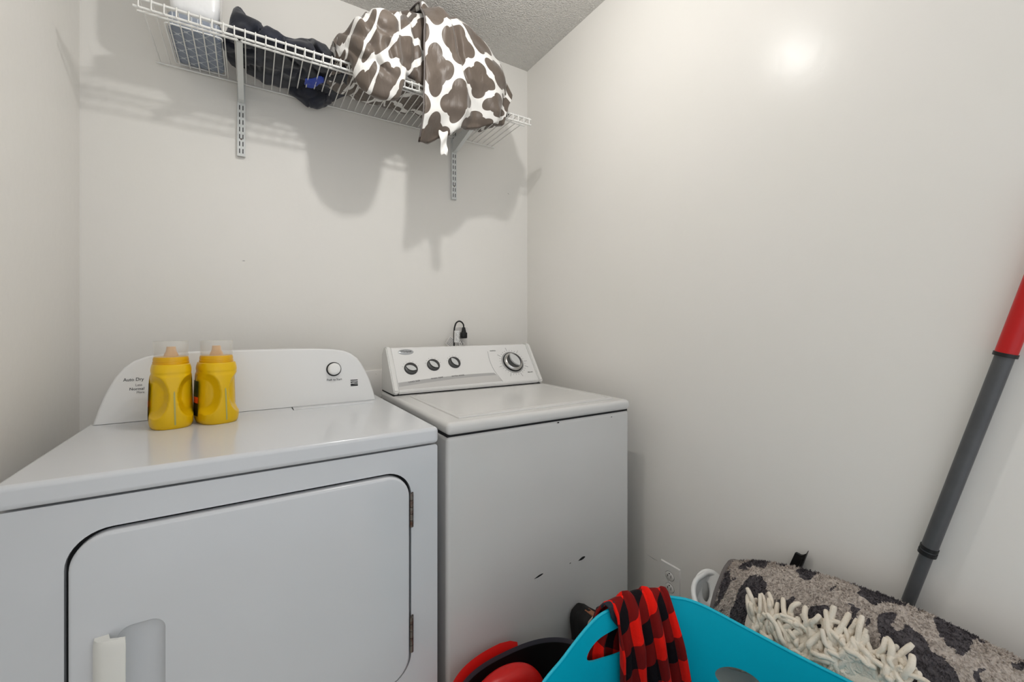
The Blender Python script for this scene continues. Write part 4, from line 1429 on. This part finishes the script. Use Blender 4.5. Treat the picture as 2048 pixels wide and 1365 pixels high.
# pile: many short tufts leaning with the nap
ul = [0.0]
for i in range(1, NI + 1): ul.append(ul[-1] + (Vector(P[i][NJ // 2]) - Vector(P[i - 1][NJ // 2])).length)
bm = bmesh.new()
UV = bm.loops.layers.uv.new('UVMap')
vls = []
for i in range(NI + 1):
    l = [0.0]
    for j in range(1, NJ + 1): l.append(l[-1] + (Vector(P[i][j]) - Vector(P[i][j - 1])).length)
    vls.append(l)
for n in range(40000):
    fi, fj = random.random() * (NI - 1e-3), random.random() * (NJ * 0.92)
    i, j = int(fi), int(fj); a, b = fi - i, fj - j
    p = (Vector(P[i][j]) * (1 - a) + Vector(P[i + 1][j]) * a) * (1 - b) + (Vector(P[i][j + 1]) * (1 - a) + Vector(P[i + 1][j + 1]) * a) * b
    du = (Vector(P[i + 1][j]) - Vector(P[i][j])).normalized(); dv = (Vector(P[i][j + 1]) - Vector(P[i][j])).normalized()
    nn = du.cross(dv)
    if nn.z < 0 and nn.x > 0: nn = -nn
    if nn.x > 0.3: nn = -nn
    ang = random.random() * PI
    w = (du * math.cos(ang) + dv * math.sin(ang)) * random.uniform(0.0010, 0.0020)
    tip = p + nn * random.uniform(0.003, 0.0062) + dv * random.uniform(-0.002, 0.006) + du * random.uniform(-0.004, 0.002)
    f = bm.faces.new([bm.verts.new(p - w), bm.verts.new(p + w), bm.verts.new(tip)])
    uvp = (ul[i] * (1 - a) + ul[i + 1] * a, vls[i][j] * (1 - b) + vls[i][j + 1] * b)
    for lpp in f.loops: lpp[UV].uv = uvp
me = bpy.data.meshes.new('pile'); bm.to_mesh(me); bm.free(); me.materials.append(M['rug'])
o = link(bpy.data.objects.new('pile', me), rg); o['kind'] = 'stuff'
# bound edge at the far end
bm = tube(bmesh.new(), [Vector(P[NI][j]) for j in range(0, NJ + 1, 2)], 0.0075, 8)
finish('bound_edge', bm, M['binding'], rg)
def rug_point(Yw, v):
    i = (Yw + 0.10) / 0.775 * NI
    i0 = max(0, min(NI - 1, int(i))); j0 = max(0, min(NJ - 1, int(v * NJ)))
    return Vector(P[i0][j0]) + RG

# ------------------------------------------------------------------ string mop head lying on the rug
mh = empty('string_mop', (1.0, 0.42, 0.50))
tag(mh, 'cream cotton string mop head lying on the leopard rug', 'mop head')
MH = Vector(mh.location)
random.seed(21)
rimx = [(0.20, (0.985,)), (0.27, (0.985,)), (0.348, (0.981,)), (0.423, (0.953,)), (0.505, (0.918,)), (0.588, (0.865,))]
def strand(pts, r):
    sm = [cr([(k, tuple(p)) for k, p in enumerate(pts)], q / 4) for q in range((len(pts) - 1) * 4 + 1)]
    for q, p in enumerate(sm):
        if p[2] < 0.525: sm[q] = (max(p[0], cr(rimx, p[1])[0] + 0.016), p[1], p[2])
    rad = [r * (0.75 if q in (0, len(sm) - 1) else 1) for q in range(len(sm))]
    bm = tube(bmesh.new(), [Vector(p) - MH for p in sm], r, 8, radii=rad)
    finish('yarn_strand', bm, M['yarn'], mh)
for n in range(280):
    f = random.random() if n < 220 else random.uniform(0.5, 1.0)
    Yc = 0.565 - 0.285 * f
    v0 = 0.64 + random.uniform(-0.08, 0.12)
    base = rug_point(Yc, min(0.95, v0))
    out_ = Vector((-0.80, -0.10, 0.55)).normalized()
    base = base + out_ * random.uniform(0.010, 0.024)
    kind = random.random()
    if kind < 0.42:     # up the slope
        d = Vector((random.uniform(0.15, 0.6), random.uniform(-0.45, 0.75), random.uniform(0.35, 0.9))).normalized()
    elif kind < 0.78:   # down the slope
        d = Vector((random.uniform(-0.25, 0.05), random.uniform(-0.5, 0.5), random.uniform(-1, -0.4))).normalized()
    else:               # sideways
        d = Vector((random.uniform(-0.3, 0.2), random.choice((-1, 1)) * random.uniform(0.6, 1), random.uniform(-0.5, 0.3))).normalized()
    L = random.uniform(0.020, 0.042) * (1.25 if kind < 0.42 else 1)
    pts = [base - d * L * 0.25, base + out_ * 0.006, base + d * L * 0.5 + out_ * random.uniform(0.002, 0.014), base + d * L + out_ * random.uniform(-0.006, 0.012)]
    for k in range(1, 4):
        pts[k] = pts[k] + Vector((random.uniform(-1, 1), random.uniform(-1, 1), random.uniform(-1, 1))) * 0.006
    strand(pts, random.uniform(0.0044, 0.0060))
# loop of yarn
b0 = rug_point(0.405, 0.60) + Vector((-0.012, 0, 0.010))
strand([b0, b0 + Vector((0.006, 0.010, 0.026)), b0 + Vector((0.012, -0.012, 0.040)), b0 + Vector((0.002, -0.032, 0.026)), b0 + Vector((-0.006, -0.034, 0.0))], 0.0046)
for p0, p1, p2 in (((0.545, 0.64), (0.56, 0.60), (0.575, 0.55)), ((0.53, 0.62), (0.525, 0.56), (0.535, 0.50)), ((0.27, 0.66), (0.262, 0.62), (0.26, 0.585))):
    strand([rug_point(*p0) + Vector((-0.012, 0, 0.010)), rug_point(*p1) + Vector((-0.012, 0, 0.012)), rug_point(*p2) + Vector((-0.010, 0, 0.010))], 0.0050)
# backing pad and black clip
Pb = []
for i in range(15):
    Yc = 0.575 - 0.32 * i / 14
    row = []
    for k in range(9):
        v = 0.60 + 0.24 * k / 8
        p = rug_point(Yc, v) + Vector((-0.010, 0, 0.007)) * (1 + 0.8 * math.sin(PI * k / 8))
        row.append(tuple(p - MH))
    Pb.append(row)
grid_mesh('backing_pad', Pb, M['yarn'], mh, thick=0.006)
bm = bmesh.new()
q = rug_point(0.545, 0.72) + Vector((-0.024, 0, 0.012)) - MH
tube(bm, [q + Vector((0, 0.03, 0.0)), q + Vector((-0.003, 0.0, 0.004)), q + Vector((-0.004, -0.045, -0.018))], 0.008, 8)
finish('frame_clip', bm, M['black'], mh)

# ------------------------------------------------------------------ mop pole leaning on the wall
A0, A1 = Vector((1.206, 0.3245, 0.574)), Vector((1.206, 0.1853, 1.1196))
ax = (A1 - A0).normalized()
def at_z(z): return A0 + (A1 - A0) * ((z - A0.z) / (A1.z - A0.z))
mp_ = empty('mop_pole', at_z(0.0))
tag(mp_, 'dark grey mop pole with red grip leaning against the right wall', 'mop pole')
O_ = Vector(mp_.location)
def seg(name, z0, z1, r, m, n=20):
    bm = tube(bmesh.new(), [at_z(z0) - O_, at_z(z1) - O_], r, n)
    return finish(name, bm, m, mp_)
seg('lower_tube', 0.0, 0.70, 0.0112, M['pole'])
seg('collar', 0.692, 0.700, 0.0152, M['black']); seg('collar', 0.703, 0.710, 0.0150, M['black'])
seg('upper_tube', 0.70, 1.12, 0.0135, M['pole'])
seg('collar', 1.114, 1.121, 0.0170, M['black'])
seg('red_grip', 1.121, 1.44, 0.0155, M['grip'])

# ------------------------------------------------------------------ black dustpan behind the rug
dp_ = empty('dustpan', (1.2135, 0.53, 0.40))
tag(dp_, 'black plastic dustpan edge poking up behind the rug', 'dustpan')
outl = [(0.155, -0.395), (0.025, -0.395), (0.022, 0.02), (0.006, 0.141), (-0.0103, 0.194), (-0.0075, 0.187), (-0.002, 0.1815), (0.003, 0.1775), (0.008, 0.1757), (0.013, 0.1765), (0.019, 0.177), (0.035, 0.132), (0.075, 0.02)]
bm = bmesh.new()
a = [bm.verts.new((-0.002, y, z)) for y, z in outl]; b = [bm.verts.new((0.006, y, z)) for y, z in outl]
bm.faces.new(a); bm.faces.new(b[::-1]); bridge(bm, a, b)
finish('pan_blade', bm, M['black'], dp_, smooth=False)
bm = tube(bmesh.new(), [(-0.004, 0.000, 0.172), (-0.005, 0.018, 0.10), (-0.005, 0.045, -0.05)], 0.0025, 6)
finish('stiffening_rib', bm, M['black'], dp_)

# ------------------------------------------------------------------ small scuffs on the walls
def scuff(wall, pts, w, axis):
    bm = bmesh.new()
    A, B = [], []
    for k, p in enumerate(pts):
        p = Vector(p); ww = w * (0.25 if k in (0, len(pts) - 1) else 1)
        A.append(bm.verts.new(p + Vector((0, 0, ww)))); B.append(bm.verts.new(p - Vector((0, 0, ww))))
    for k in range(len(A) - 1): bm.faces.new((A[k], A[k + 1], B[k + 1], B[k]))
    bmesh.ops.solidify(bm, geom=bm.faces[:], thickness=0.0003)
    finish('scuff_mark', bm, M['inkg'], wall, smooth=False)
wr_, wb_ = bpy.data.objects['wall_right'], bpy.data.objects['wall_back']
scuff(wr_, [(RW - 0.0004, 0.836, 0.3785), (RW - 0.0004, 0.822, 0.3805), (RW - 0.0004, 0.806, 0.3815), (RW - 0.0004, 0.795, 0.3835)], 0.0012, 'Y')
scuff(wr_, [(RW - 0.0004, 1.045, 0.338), (RW - 0.0004, 1.02, 0.336), (RW - 0.0004, 1.0, 0.337)], 0.0007, 'Y')
scuff(wb_, [(-0.028, BW - 0.0004, 1.4085), (-0.022, BW - 0.0004, 1.4095), (-0.018, BW - 0.0004, 1.409)], 0.0010, 'X')
scuff(wb_, [(1.106, BW - 0.0004, 1.8435), (1.112, BW - 0.0004, 1.841), (1.115, BW - 0.0004, 1.838)], 0.0012, 'X')
